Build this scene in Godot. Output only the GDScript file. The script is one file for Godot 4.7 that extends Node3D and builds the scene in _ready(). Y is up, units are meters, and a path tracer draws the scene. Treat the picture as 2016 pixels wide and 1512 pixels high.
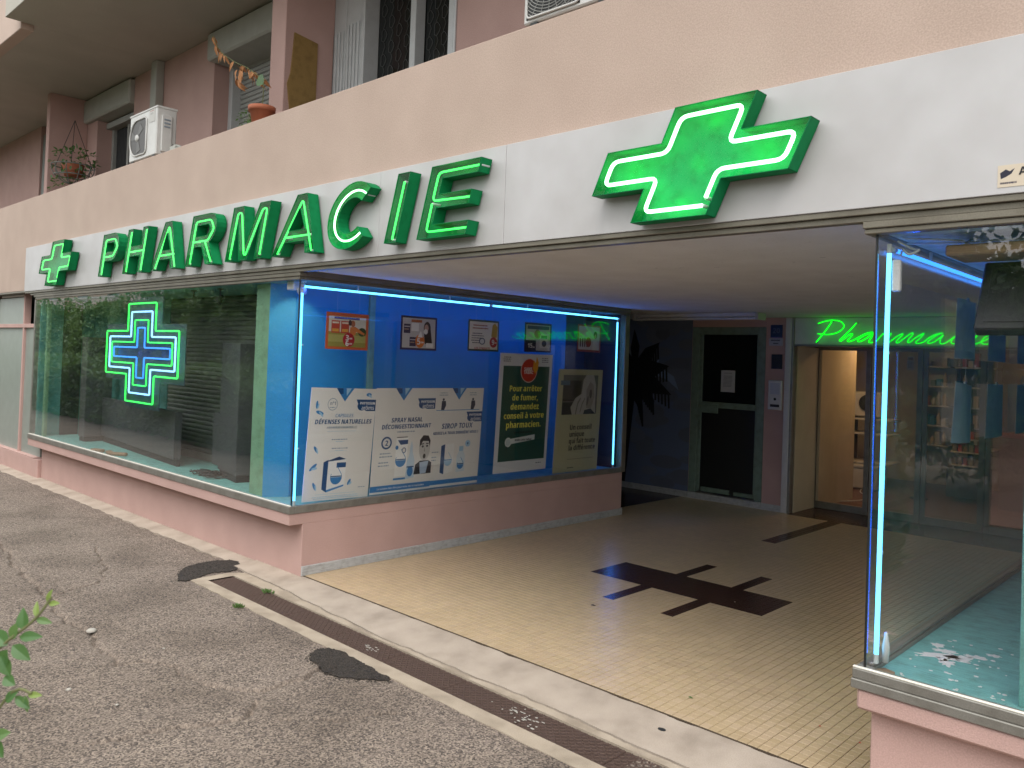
extends Node3D

# ------------------------------------------------------------------ state
var rng := RandomNumberGenerator.new()
var M := {}
var taken := {}
var fonts := {}

func _ready() -> void:
	rng.seed = 20
	setup_camera()
	setup_light()
	setup_materials()
	build_ground()
	build_floor()
	build_building()
	build_balcony_things()
	build_fascia_and_signs()
	build_left_window()
	build_side_posters()
	build_right_window()
	build_back_wall()
	build_pharmacy()
	build_street_side()
	build_small_things()

# ------------------------------------------------------------------ camera, sky, lights, exposure
func setup_camera() -> void:
	var cam := Camera3D.new()
	cam.name = "camera"
	add_child(cam)
	var b := Basis(Vector3.UP, 0.759) * Basis(Vector3.RIGHT, 0.0152) * Basis(Vector3.BACK, 0.0361)
	cam.transform = Transform3D(b, Vector3(5.1308, 1.62, 3.175))
	var nr := 0.05
	var at := CameraAttributesPhysical.new()
	at.frustum_focal_length = 6.0
	at.exposure_aperture = 1.7
	at.frustum_focus_distance = 5.6
	at.frustum_near = nr
	at.frustum_far = 400.0
	cam.attributes = at
	cam.set_frustum(1512.0 / 1602.144 * nr, Vector2(0, -(756.0 - 683.03) / 1602.144 * nr), nr, 400.0)
	cam.current = true

func setup_light() -> void:
	var we := WorldEnvironment.new()
	we.name = "world_environment"
	var e := Environment.new()
	e.background_mode = Environment.BG_SKY
	var sm := ProceduralSkyMaterial.new()
	sm.sky_top_color = Color(0.99, 1.0, 1.0)
	sm.sky_horizon_color = Color(0.84, 0.85, 0.85)
	sm.sky_curve = 0.6
	sm.ground_bottom_color = Color(0.40, 0.38, 0.36)
	sm.ground_horizon_color = Color(0.6, 0.58, 0.55)
	sm.sun_angle_max = 0.01
	var sk := Sky.new()
	sk.sky_material = sm
	e.sky = sk
	e.background_energy_multiplier = 2.1
	e.tonemap_mode = Environment.TONE_MAPPER_LINEAR
	e.tonemap_exposure = 1.22
	e.sdfgi_enabled = true
	e.ssao_enabled = true
	e.ssil_enabled = true
	we.environment = e
	add_child(we)
	var sun := DirectionalLight3D.new()
	sun.name = "sun"
	sun.light_energy = 0.5
	sun.light_angular_distance = 40.0
	sun.light_color = Color(1.0, 0.975, 0.94)
	sun.sky_mode = DirectionalLight3D.SKY_MODE_LIGHT_ONLY
	sun.shadow_enabled = true
	sun.rotation_degrees = Vector3(-56, 42, 0)
	add_child(sun)

# ------------------------------------------------------------------ materials
func lin(r: float, g: float, b: float) -> Color:
	return Color(r, g, b).linear_to_srgb()

func noise_tex(kind: String, freq: float, size: int, lo: Color, hi: Color, oct := 4, sd := 1, mid = null) -> NoiseTexture2D:
	var n := FastNoiseLite.new()
	n.seed = sd
	n.frequency = freq
	if kind == "cell":
		n.noise_type = FastNoiseLite.TYPE_CELLULAR
		n.cellular_return_type = FastNoiseLite.RETURN_CELL_VALUE
		n.fractal_type = FastNoiseLite.FRACTAL_NONE
	elif kind == "celld":
		n.noise_type = FastNoiseLite.TYPE_CELLULAR
		n.cellular_return_type = FastNoiseLite.RETURN_DISTANCE2_SUB
		n.fractal_type = FastNoiseLite.FRACTAL_NONE
	else:
		n.noise_type = FastNoiseLite.TYPE_SIMPLEX_SMOOTH
		n.fractal_octaves = oct
	var t := NoiseTexture2D.new()
	t.width = size
	t.height = size
	t.seamless = true
	t.noise = n
	var g := Gradient.new()
	if mid == null:
		g.offsets = PackedFloat32Array([0.0, 1.0])
		g.colors = PackedColorArray([lo, hi])
	else:
		g.offsets = PackedFloat32Array([0.0, 0.5, 1.0])
		g.colors = PackedColorArray([lo, mid, hi])
	t.color_ramp = g
	return t

func mat(c: Color, rough := 0.8, metal := 0.0) -> StandardMaterial3D:
	var m := StandardMaterial3D.new()
	m.albedo_color = c
	m.roughness = rough
	m.metallic = metal
	return m

func tri_mat(c: Color, rough: float, tex: Texture2D, sc: float, bump: Texture2D = null, bs := 0.0, detail: Texture2D = null, ds := 0.5) -> StandardMaterial3D:
	var m := mat(c, rough)
	m.uv1_triplanar = true
	m.uv1_world_triplanar = true
	m.uv1_scale = Vector3(sc, sc, sc)
	if tex:
		m.albedo_texture = tex
	if bump:
		m.heightmap_enabled = true
		m.heightmap_texture = bump
		m.heightmap_scale = bs
	if detail:
		m.detail_enabled = true
		m.detail_albedo = detail
		m.detail_blend_mode = BaseMaterial3D.BLEND_MODE_MUL
		m.detail_uv_layer = BaseMaterial3D.DETAIL_UV_2
		m.uv2_triplanar = true
		m.uv2_world_triplanar = true
		m.uv2_scale = Vector3(ds, ds, ds)
	return m

func glow(c: Color, k: float) -> StandardMaterial3D:
	var m := mat(Color(0.02, 0.02, 0.02), 0.4)
	m.emission_enabled = true
	m.emission = c
	m.emission_energy_multiplier = k
	return m

func pane(a: float, c: Color, r := 0.0) -> StandardMaterial3D:
	var m := mat(Color(c.r, c.g, c.b, a), r)
	m.transparency = BaseMaterial3D.TRANSPARENCY_ALPHA
	return m

var T := {}
func setup_materials() -> void:
	var w := Color.WHITE
	T.soft = noise_tex("s", 0.008, 512, Color(0.945, 0.94, 0.935), w, 5, 3)
	T.blotch = noise_tex("s", 0.012, 512, Color(0.87, 0.86, 0.85), Color(1, 1, 1), 4, 8, Color(0.97, 0.97, 0.97))
	T.grain = noise_tex("s", 0.12, 512, Color(0.88, 0.88, 0.88), w, 3, 5)
	T.bump = noise_tex("s", 0.16, 512, Color.BLACK, w, 4, 11)
	T.stone = noise_tex("cell", 0.13, 1024, Color(0.46, 0.44, 0.43), Color(1.0, 0.97, 0.92), 1, 21, Color(0.76, 0.73, 0.70))
	T.stoneb = noise_tex("celld", 0.13, 1024, Color.BLACK, w, 1, 21)
	T.stained = noise_tex("s", 0.006, 512, Color(0.82, 0.81, 0.80), Color(1.0, 1.0, 1.0), 5, 31, Color(0.94, 0.935, 0.93))
	T.streak = streak_tex(Color(0.80, 0.80, 0.80), w)
	T.specks = speck_tex()
	M.parapet = tri_mat(lin(0.56, 0.425, 0.355), 0.85, T.grain, 1.6, T.bump, 0.06, T.soft, 0.35)
	M.pink = tri_mat(lin(0.60, 0.39, 0.35), 0.85, T.grain, 1.9, T.bump, 0.10, T.soft, 0.5)
	M.pinkdark = M.pink
	M.fascia = tri_mat(lin(0.545, 0.535, 0.545), 0.45, T.soft, 0.7, null, 0.0, T.soft, 0.25)
	M.cream_ceiling = tri_mat(lin(0.74, 0.72, 0.69), 0.9, T.specks, 0.5, T.bump, 0.05, T.soft, 0.5)
	M.balcony_ceiling = tri_mat(lin(0.50, 0.47, 0.41), 0.9, T.grain, 1.0, T.bump, 0.05, T.soft, 0.3)
	M.soffit = tri_mat(lin(0.62, 0.58, 0.50), 0.9, T.grain, 1.0, T.bump, 0.05, T.soft, 0.4)
	M.bronze = tri_mat(lin(0.24, 0.215, 0.17), 0.42, T.grain, 2.0, null, 0.0, T.blotch, 0.8)
	M.bronze.metallic = 0.35
	M.alu = tri_mat(lin(0.30, 0.285, 0.255), 0.42, T.grain, 2.0, null, 0.0, T.blotch, 1.1)
	M.alu.metallic = 0.4
	M.bead = mat(lin(0.72, 0.68, 0.60), 0.4)
	M.asphalt = tri_mat(lin(0.40, 0.345, 0.315), 0.92, T.stone, 1.05, T.stoneb, 0.5, T.stained, 0.45)
	M.patch = tri_mat(lin(0.085, 0.072, 0.066), 0.9, T.stone, 1.3, T.stoneb, 1.2)
	M.concrete = tri_mat(lin(0.52, 0.435, 0.36), 0.9, T.grain, 2.2, T.bump, 0.15, T.stained, 0.9)
	M.concrete2 = tri_mat(lin(0.50, 0.415, 0.325), 0.9, T.grain, 2.6, T.bump, 0.2, T.stained, 1.2)
	M.iron = tri_mat(lin(0.115, 0.07, 0.055), 0.62, T.grain, 3.0, T.bump, 0.5, T.blotch, 3.0)
	M.iron.metallic = 0.35
	M.gap = mat(lin(0.02, 0.018, 0.016), 1.0)
	M.grout = tri_mat(lin(0.075, 0.05, 0.03), 0.95, T.grain, 3.0)
	M.tiles = []
	for k in [1.0, 0.965, 1.03, 0.985]:
		var tm := tri_mat(lin(0.53 * k, 0.40 * k, 0.255 * k * k), 0.28, T.specks, 2.6, null, 0.0, T.soft, 0.8)
		M.tiles.append(tm)
	M.darktiles = []
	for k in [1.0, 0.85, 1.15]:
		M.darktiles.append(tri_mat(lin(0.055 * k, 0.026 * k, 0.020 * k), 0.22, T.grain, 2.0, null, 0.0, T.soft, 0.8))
	M.marble = tri_mat(lin(0.50, 0.50, 0.50), 0.35, T.streak, 1.2, null, 0.0, T.blotch, 2.0)
	M.teal = tri_mat(lin(0.115, 0.36, 0.33), 0.75, T.grain, 1.5, T.bump, 0.05, T.blotch, 0.8)
	M.tealdark = M.teal
	M.tealfloor = tri_mat(lin(0.16, 0.42, 0.39), 0.6, T.streak, 1.7, T.bump, 0.1, T.blotch, 1.6)
	M.bluelit_teal = tri_mat(lin(0.025, 0.28, 0.44), 0.75, T.grain, 1.5, T.bump, 0.05, T.soft, 0.8)  # teal boards with the blue of the neon light put into their colour
	M.pillar = tri_mat(lin(0.20, 0.40, 0.25), 0.75, T.grain, 1.5, T.bump, 0.1, T.blotch, 1.1)
	M.greyboard = tri_mat(lin(0.075, 0.08, 0.085), 0.55, T.grain, 2.0, null, 0.0, T.soft, 1.0)
	M.slat = tri_mat(lin(0.20, 0.22, 0.20), 0.55, T.grain, 2.0, null, 0.0, T.blotch, 1.0)
	M.shutterslat = tri_mat(lin(0.42, 0.42, 0.40), 0.55, T.grain, 2.0, null, 0.0, T.soft, 1.0)
	M.rollerbox = tri_mat(lin(0.48, 0.48, 0.44), 0.6, T.grain, 2.0, null, 0.0, T.soft, 1.0)
	M.black = mat(lin(0.012, 0.012, 0.012), 0.5)
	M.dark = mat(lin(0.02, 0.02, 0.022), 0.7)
	M.white = tri_mat(lin(0.70, 0.69, 0.67), 0.45, T.grain, 2.0, null, 0.0, T.soft, 1.5)
	M.pvc = tri_mat(lin(0.62, 0.63, 0.64), 0.35, T.grain, 2.0, null, 0.0, T.soft, 1.5)
	M.glass = pane(0.008, Color(0.3, 0.4, 0.36))
	M.glassdoor = pane(0.10, Color(0.25, 0.3, 0.3))
	M.darkglass = mat(lin(0.012, 0.014, 0.014), 0.06)
	M.frosted = tri_mat(lin(0.33, 0.37, 0.34), 0.32, T.grain, 2.0, null, 0.0, T.soft, 1.0)
	M.acrylic = pane(0.03, Color(0.10, 0.5, 0.2), 0.02)
	M.acrylic.metallic_specular = 0.3
	M.greenbox = tri_mat(lin(0.005, 0.25, 0.08), 0.55, T.grain, 3.0, null, 0.0, T.blotch, 2.0)
	M.greenback = tri_mat(lin(0.006, 0.33, 0.11), 0.6, T.grain, 3.0, null, 0.0, T.blotch, 2.0)
	M.greenbox.metallic_specular = 0.25
	M.greenback.metallic_specular = 0.2
	M.neongreen = glow(Color(0.22, 1.0, 0.36), 2.2)
	M.neonscript = glow(Color(0.05, 1.0, 0.12), 1.5)
	M.neonwhite = glow(Color(0.55, 1.0, 0.62), 7.0)
	M.neonblue = glow(Color(0.36, 0.78, 1.0), 3.4)
	M.neonblue2 = glow(Color(0.22, 0.55, 1.0), 2.0)
	M.neonpale = glow(Color(0.55, 0.80, 1.0), 2.4)
	M.tubeglass = mat(lin(0.45, 0.5, 0.5), 0.15)
	M.mint = tri_mat(lin(0.22, 0.30, 0.24), 0.5, T.grain, 2.0, null, 0.0, T.blotch, 1.5)
	M.paper = tri_mat(lin(0.74, 0.75, 0.74), 0.85, T.grain, 2.0, null, 0.0, T.soft, 2.0)
	M.paperback = tri_mat(lin(0.76, 0.78, 0.78), 0.85, T.grain, 2.0, null, 0.0, T.soft, 2.5)
	M.paperback.backlight_enabled = true
	M.paperback.backlight = Color(0.5, 0.5, 0.5)
	M.creamwall = tri_mat(lin(0.66, 0.57, 0.42), 0.85, T.grain, 1.0, T.bump, 0.05, T.soft, 0.6)
	M.redfloor = tri_mat(lin(0.16, 0.07, 0.05), 0.6, T.grain, 1.0, null, 0.0, T.blotch, 1.0)
	M.leaf = mat(lin(0.045, 0.11, 0.03), 0.5)
	M.leaf2 = mat(lin(0.075, 0.14, 0.04), 0.5)
	M.leaf3 = mat(lin(0.16, 0.22, 0.05), 0.5)
	for k in ["leaf", "leaf2", "leaf3"]:
		M[k].backlight_enabled = true
		M[k].backlight = Color(0.35, 0.45, 0.2)
	M.stem = mat(lin(0.12, 0.13, 0.05), 0.8)
	M.bark = tri_mat(lin(0.10, 0.075, 0.055), 0.95, T.grain, 3.0, T.bump, 1.0)
	M.dryleaf = mat(lin(0.42, 0.19, 0.08), 0.8)
	M.terracotta = tri_mat(lin(0.42, 0.13, 0.065), 0.75, T.grain, 3.0, T.bump, 0.2)
	M.ochre = tri_mat(lin(0.33, 0.20, 0.06), 0.75, T.grain, 1.5, null, 0.0, T.blotch, 1.5)
	M.wood = tri_mat(lin(0.26, 0.17, 0.095), 0.7, T.streak, 2.0)
	M.red = mat(lin(0.45, 0.03, 0.02), 0.6)
	M.ink = mat(lin(0.02, 0.02, 0.025), 0.8)
	M.navy = mat(lin(0.015, 0.075, 0.19), 0.7)
	M.midblue = mat(lin(0.06, 0.22, 0.42), 0.7)
	M.greyink = mat(lin(0.22, 0.26, 0.30), 0.8)
	M.yellowink = mat(lin(0.72, 0.66, 0.10), 0.8)
	M.whiteink = mat(lin(0.72, 0.72, 0.70), 0.8)
	M.chalk = mat(lin(0.40, 0.37, 0.33), 0.9)

func speck_tex() -> ImageTexture:
	var r := RandomNumberGenerator.new()
	r.seed = 4
	var im := Image.create_empty(512, 512, false, Image.FORMAT_RGB8)
	im.fill(Color(0.985, 0.985, 0.985))
	for i in 900:
		var v := r.randf_range(0.80, 0.95)
		im.fill_rect(Rect2i(r.randi_range(0, 510), r.randi_range(0, 510), r.randi_range(1, 3), 1), Color(v, v * 0.98, v * 0.95))
	for i in 16:
		var v2 := r.randf_range(0.45, 0.72)
		im.fill_rect(Rect2i(r.randi_range(0, 500), r.randi_range(0, 510), r.randi_range(2, 9), r.randi_range(1, 2)), Color(v2, v2, v2))
	return ImageTexture.create_from_image(im)

func streak_tex(lo: Color, hi: Color) -> ImageTexture:
	var r := RandomNumberGenerator.new()
	r.seed = 9
	var im := Image.create_empty(512, 512, false, Image.FORMAT_RGB8)
	im.fill(hi)
	for i in 1600:
		var c := hi.lerp(lo, r.randf())
		var y := r.randi_range(0, 511)
		var x := r.randi_range(0, 511)
		var l := r.randi_range(10, 160)
		im.fill_rect(Rect2i(x, y, l, 1), c)
		if x + l > 512:
			im.fill_rect(Rect2i(0, y, x + l - 512, 1), c)
	return ImageTexture.create_from_image(im)

# ------------------------------------------------------------------ naming
func numbered(n: String) -> String:
	if not taken.has(n):
		taken[n] = 0
		return n
	taken[n] += 1
	return "%s_%03d" % [n, taken[n]]

func tag(o: Node, label: String, category := "", group := "", kind := "") -> Node:
	if label:
		o.set_meta("label", label)
	if category:
		o.set_meta("category", category)
	if group:
		o.set_meta("group", group)
	if kind:
		o.set_meta("kind", kind)
	return o

# a Node3D at the thing's base; parts are modelled in world coordinates and shifted back
func thing(called: String, label: String, category: String, at := Vector3.ZERO, group := "") -> Node3D:
	var o := Node3D.new()
	o.name = numbered(called)
	add_child(o)
	o.position = at
	o.set_meta("world_at", at)
	tag(o, label, category, group)
	return o

# a Node3D whose parts are modelled in its own axes
func local_thing(called: String, label: String, category: String, tf: Transform3D, group := "") -> Node3D:
	var o := Node3D.new()
	o.name = numbered(called)
	add_child(o)
	o.transform = tf
	tag(o, label, category, group)
	return o

func st_new() -> SurfaceTool:
	var st := SurfaceTool.new()
	st.begin(Mesh.PRIMITIVE_TRIANGLES)
	st.set_smooth_group(-1)
	return st

func part(parent: Node3D, called: String, st, m: Material, kind := "") -> MeshInstance3D:
	var me: Mesh
	if st is SurfaceTool:
		st.generate_normals()
		me = st.commit()
	else:
		me = st
	var mi := MeshInstance3D.new()
	mi.name = called
	mi.mesh = me
	mi.material_override = m
	if parent.has_meta("world_at"):
		mi.position = -parent.get_meta("world_at")
	parent.add_child(mi, true)
	if kind:
		mi.set_meta("kind", kind)
	return mi

func solo(called: String, st, m: Material, label := "", category := "", group := "", kind := "") -> MeshInstance3D:
	var mi := part(self, numbered(called), st, m)
	tag(mi, label, category, group, kind)
	return mi

# ------------------------------------------------------------------ shapes
func tri(st: SurfaceTool, a: Vector3, b: Vector3, c: Vector3, n: Vector3) -> void:
	if (a - c).cross(a - b).dot(n) < 0.0:
		st.add_vertex(a)
		st.add_vertex(c)
		st.add_vertex(b)
	else:
		st.add_vertex(a)
		st.add_vertex(b)
		st.add_vertex(c)

func quad(st: SurfaceTool, a: Vector3, b: Vector3, c: Vector3, d: Vector3, n: Vector3) -> void:
	tri(st, a, b, c, n)
	tri(st, a, c, d, n)

func bx(st: SurfaceTool, lo: Vector3, hi: Vector3, c := 0.003, tf := Transform3D()) -> void:
	var a := Vector3(minf(lo.x, hi.x), minf(lo.y, hi.y), minf(lo.z, hi.z))
	var b := Vector3(maxf(lo.x, hi.x), maxf(lo.y, hi.y), maxf(lo.z, hi.z))
	var s := b - a
	c = minf(c, minf(s.x, minf(s.y, s.z)) * 0.3)
	var mid := (a + b) * 0.5
	var h := s * 0.5
	var bs := tf.basis
	for ax in 3:
		var u := (ax + 1) % 3
		var v := (ax + 2) % 3
		for sg in [-1.0, 1.0]:
			var p := []
			for k in [[-1.0, -1.0], [1.0, -1.0], [1.0, 1.0], [-1.0, 1.0]]:
				var q := mid
				q[ax] += sg * h[ax]
				q[u] += k[0] * (h[u] - c)
				q[v] += k[1] * (h[v] - c)
				p.append(tf * q)
			var n := Vector3.ZERO
			n[ax] = sg
			quad(st, p[0], p[1], p[2], p[3], bs * n)
	if c <= 0.0:
		return
	for ax in 3:
		var u := (ax + 1) % 3
		var v := (ax + 2) % 3
		for su in [-1.0, 1.0]:
			for sv in [-1.0, 1.0]:
				var p := []
				for k in [[-1.0, 0], [1.0, 0], [1.0, 1], [-1.0, 1]]:
					var q := mid
					q[ax] += k[0] * (h[ax] - c)
					q[u] += su * (h[u] - (c if k[1] == 0 else 0.0))
					q[v] += sv * (h[v] - (0.0 if k[1] == 0 else c))
					p.append(tf * q)
				var n := Vector3.ZERO
				n[u] = su
				n[v] = sv
				quad(st, p[0], p[1], p[2], p[3], bs * n)
	for sx in [-1.0, 1.0]:
		for sy in [-1.0, 1.0]:
			for sz in [-1.0, 1.0]:
				var n := Vector3(sx, sy, sz)
				var p := []
				for ax in 3:
					var q := mid
					for k in 3:
						q[k] += n[k] * (h[k] if k == ax else h[k] - c)
					p.append(tf * q)
				tri(st, p[0], p[1], p[2], bs * n)

func box_st(lo: Vector3, hi: Vector3, c := 0.003) -> SurfaceTool:
	var st := st_new()
	bx(st, lo, hi, c)
	return st

# box along a segment in the plane of the facade etc.: from p to q, width w (towards side), thickness along normal n
func bar(st: SurfaceTool, p: Vector3, q: Vector3, side: Vector3, w: float, n: Vector3, t: float) -> void:
	var o := [p, q, q + side * w, p + side * w]
	var k := n * t
	quad(st, o[0] + k, o[1] + k, o[2] + k, o[3] + k, n)
	quad(st, o[0], o[1], o[2], o[3], -n)
	var cen: Vector3 = (o[0] + o[2]) * 0.5 + k * 0.5
	for i in 4:
		var a: Vector3 = o[i]
		var b: Vector3 = o[(i + 1) % 4]
		quad(st, a, b, b + k, a + k, (a + b) * 0.5 + k * 0.5 - cen)

func ring_axes(d: Vector3) -> Array:
	var u := d.cross(Vector3.UP if absf(d.y) < 0.9 else Vector3.RIGHT).normalized()
	return [u, d.cross(u).normalized()]

func tube(st: SurfaceTool, pts: Array, r: float, sides := 8, closed := false, r2 := -1.0) -> void:
	var n := pts.size()
	var rings := []
	var u := Vector3.ZERO
	for i in n:
		var d: Vector3
		if closed:
			d = (pts[(i + 1) % n] - pts[(i + n - 1) % n]).normalized()
		else:
			d = (pts[mini(i + 1, n - 1)] - pts[maxi(i - 1, 0)]).normalized()
		if u == Vector3.ZERO:
			u = ring_axes(d)[0]
		else:
			u = (u - d * u.dot(d)).normalized()
		var v := d.cross(u)
		var rad := r if r2 < 0.0 else lerpf(r, r2, float(i) / (n - 1))
		var ring := []
		for k in sides:
			var a := TAU * k / sides
			ring.append(pts[i] + (u * cos(a) + v * sin(a)) * rad)
		rings.append(ring)
	st.set_smooth_group(0)
	for i in (n if closed else n - 1):
		var A: Array = rings[i]
		var B: Array = rings[(i + 1) % n]
		var c: Vector3 = (pts[i] + pts[(i + 1) % n]) * 0.5
		for k in sides:
			var k2 := (k + 1) % sides
			quad(st, A[k], A[k2], B[k2], B[k], (A[k] + B[k2]) * 0.5 - c)
	st.set_smooth_group(-1)
	if not closed:
		for e in [0, n - 1]:
			var dn: Vector3 = (pts[0] - pts[1]) if e == 0 else (pts[n - 1] - pts[n - 2])
			for k in range(1, sides - 1):
				tri(st, rings[e][0], rings[e][k], rings[e][k + 1], dn)

func tube_st(pts: Array, r: float, sides := 8, closed := false) -> SurfaceTool:
	var st := st_new()
	tube(st, pts, r, sides, closed)
	return st

# polyline with rounded corners
func rounded(pts: Array, rad: float, closed: bool, steps := 4) -> Array:
	var out := []
	var n := pts.size()
	for i in n:
		var p: Vector3 = pts[i]
		if not closed and (i == 0 or i == n - 1):
			out.append(p)
			continue
		var a: Vector3 = pts[(i + n - 1) % n]
		var b: Vector3 = pts[(i + 1) % n]
		var r := minf(rad, minf(p.distance_to(a), p.distance_to(b)) * 0.45)
		var s := p + (a - p).normalized() * r
		var e := p + (b - p).normalized() * r
		for k in steps + 1:
			var t := float(k) / steps
			out.append(s.lerp(p, t).lerp(p.lerp(e, t), t))
	return out

func smooth_line(pts: Array, steps := 4) -> Array:
	var out := []
	for i in pts.size() - 1:
		var p0 = pts[maxi(i - 1, 0)]
		var p3 = pts[mini(i + 2, pts.size() - 1)]
		for k in steps:
			out.append(pts[i].cubic_interpolate(pts[i + 1], p0, p3, float(k) / steps))
	out.append(pts[-1])
	return out

# extrude a polygon given as 2D points: p -> o + x*p.x + y*p.y, thickness along z
func prism(st: SurfaceTool, poly: PackedVector2Array, o: Vector3, x: Vector3, y: Vector3, z: Vector3, sides_too := true) -> void:
	var idx := Geometry2D.triangulate_polygon(poly)
	for i in range(0, idx.size(), 3):
		var q := []
		for k in 3:
			var p := poly[idx[i + k]]
			q.append(o + x * p.x + y * p.y)
		tri(st, q[0] + z, q[1] + z, q[2] + z, z)
		tri(st, q[0], q[1], q[2], -z)
	if not sides_too:
		return
	var cw := Geometry2D.is_polygon_clockwise(poly)
	for i in poly.size():
		var a := poly[i]
		var b := poly[(i + 1) % poly.size()]
		var e := b - a
		var nn := Vector2(e.y, -e.x) * (-1.0 if cw else 1.0)
		var A := o + x * a.x + y * a.y
		var B := o + x * b.x + y * b.y
		quad(st, A, B, B + z, A + z, x * nn.x + y * nn.y)

func disc(cx: float, cy: float, rx: float, ry: float, n := 24) -> PackedVector2Array:
	var p := PackedVector2Array()
	for i in n:
		var a := TAU * i / n
		p.append(Vector2(cx + cos(a) * rx, cy + sin(a) * ry))
	return p

func lathe(st: SurfaceTool, prof: Array, o: Vector3, ax := Vector3.UP, n := 16) -> void:
	var uv := ring_axes(ax)
	st.set_smooth_group(0)
	for i in prof.size() - 1:
		var a: Vector2 = prof[i]
		var b: Vector2 = prof[i + 1]
		for k in n:
			var t0 := TAU * k / n
			var t1 := TAU * (k + 1) / n
			var d0: Vector3 = uv[0] * cos(t0) + uv[1] * sin(t0)
			var d1: Vector3 = uv[0] * cos(t1) + uv[1] * sin(t1)
			var e := b - a
			var nn := (d0 + d1) * 0.5 * e.y - ax * e.x
			quad(st, o + d0 * a.x + ax * a.y, o + d1 * a.x + ax * a.y, o + d1 * b.x + ax * b.y, o + d0 * b.x + ax * b.y, nn)
	st.set_smooth_group(-1)

# a thin sheet in its own axes: x right, y up, z out; print on the front
func sheet_mesh(w: float, h: float, t: float, curl := 0.0, nx := 1) -> ArrayMesh:
	var st := st_new()
	var f := func(x: float, y: float) -> float: return curl * sin((x / w + 0.5) * PI * 1.3 + y * 2.0)
	var ny := 1 if nx == 1 else 6
	st.set_smooth_group(0 if nx > 1 else -1)
	for side in [0, 1]:
		for i in nx:
			for j in ny:
				var q := []
				for k in [[0, 0], [1, 0], [1, 1], [0, 1]]:
					var x: float = -w / 2 + w * (i + k[0]) / nx
					var y: float = h * (j + k[1]) / ny
					q.append([Vector3(x, y, f.call(x, y) - (t if side == 1 else 0.0)), Vector2(x / w + 0.5, 1.0 - y / h)])
				var order := [0, 2, 1, 0, 3, 2] if side == 0 else [0, 1, 2, 0, 2, 3]
				for k in order:
					st.set_uv(q[k][1] if side == 0 else Vector2(0.004, 0.004))
					st.add_vertex(q[k][0])
	st.set_smooth_group(-1)
	st.set_uv(Vector2(0.004, 0.004))
	for e in [[-w / 2, 0.0, w / 2, 0.0, Vector3.DOWN], [-w / 2, h, w / 2, h, Vector3.UP], [-w / 2, 0.0, -w / 2, h, Vector3.LEFT], [w / 2, 0.0, w / 2, h, Vector3.RIGHT]]:
		var a := Vector3(e[0], e[1], f.call(e[0], e[1]))
		var b := Vector3(e[2], e[3], f.call(e[2], e[3]))
		quad(st, a, b, b - Vector3(0, 0, t), a - Vector3(0, 0, t), e[4])
	st.generate_normals()
	return st.commit()

# ------------------------------------------------------------------ print canvas
var cv: Image
func canvas(w: int, h: int, c: Color) -> void:
	cv = Image.create_empty(w * 2, h * 2, false, Image.FORMAT_RGBA8)
	cv.fill(c)

func crect(x: float, y: float, w: float, h: float, c: Color) -> void:
	cv.fill_rect(Rect2i(int(x * cv.get_width()), int(y * cv.get_height()), maxi(1, int(w * cv.get_width())), maxi(1, int(h * cv.get_height()))), c)

func cpoly(pts: Array, c: Color) -> void:
	var W := cv.get_width()
	var H := cv.get_height()
	var lo := 1e9
	var hi := -1e9
	for p in pts:
		lo = minf(lo, p.y * H)
		hi = maxf(hi, p.y * H)
	for y in range(maxi(0, int(lo)), mini(H, int(hi) + 1)):
		var xs := []
		var yy := y + 0.5
		for i in pts.size():
			var a: Vector2 = pts[i] * Vector2(W, H)
			var b: Vector2 = pts[(i + 1) % pts.size()] * Vector2(W, H)
			if (a.y <= yy) != (b.y <= yy):
				xs.append(a.x + (b.x - a.x) * (yy - a.y) / (b.y - a.y))
		xs.sort()
		for i in range(0, xs.size() - 1, 2):
			var x0 := clampi(int(round(xs[i])), 0, W)
			var x1 := clampi(int(round(xs[i + 1])), 0, W)
			if x1 > x0:
				cv.fill_rect(Rect2i(x0, y, x1 - x0, 1), c)

func cell(cx: float, cy: float, rx: float, ry: float, c: Color, rot := 0.0) -> void:
	var p := []
	for i in 28:
		var a := TAU * i / 28
		p.append(Vector2(cx, cy) + Vector2(cos(a) * rx, sin(a) * ry).rotated(rot))
	cpoly(p, c)

func cline(pts: Array, w: float, c: Color) -> void:
	for i in pts.size() - 1:
		var d: Vector2 = (pts[i + 1] - pts[i]).normalized().orthogonal() * w * 0.5
		cpoly([pts[i] + d, pts[i + 1] + d, pts[i + 1] - d, pts[i] - d], c)

# rows of unreadable small print
func csmall(x: float, y: float, w: float, rows: int, step: float, c: Color, sd := 1) -> void:
	var r := RandomNumberGenerator.new()
	r.seed = sd
	for i in rows:
		var xx := x + r.randf() * w * 0.1
		var end := x + w - r.randf() * w * 0.15
		while xx < end:
			var l := r.randf_range(0.012, 0.04)
			crect(xx, y + i * step, minf(l, end - xx), step * 0.42, c)
			xx += l + 0.008

func printed(rough := 0.55) -> StandardMaterial3D:
	var im := cv
	im.resize(im.get_width() / 2, im.get_height() / 2, Image.INTERPOLATE_LANCZOS)
	var m := mat(Color(0.92, 0.92, 0.92), rough)
	m.albedo_texture = ImageTexture.create_from_image(im)
	m.texture_repeat = false
	return m

# ------------------------------------------------------------------ lettering
func font(bold: bool, serif := false) -> Font:
	var key := ("s" if serif else "") + ("b" if bold else "r")
	if not fonts.has(key):
		var f := SystemFont.new()
		f.font_names = PackedStringArray(["Droid Serif" if serif else "Droid Sans"])
		f.font_weight = 700 if bold else 400
		fonts[key] = f
	return fonts[key]

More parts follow.
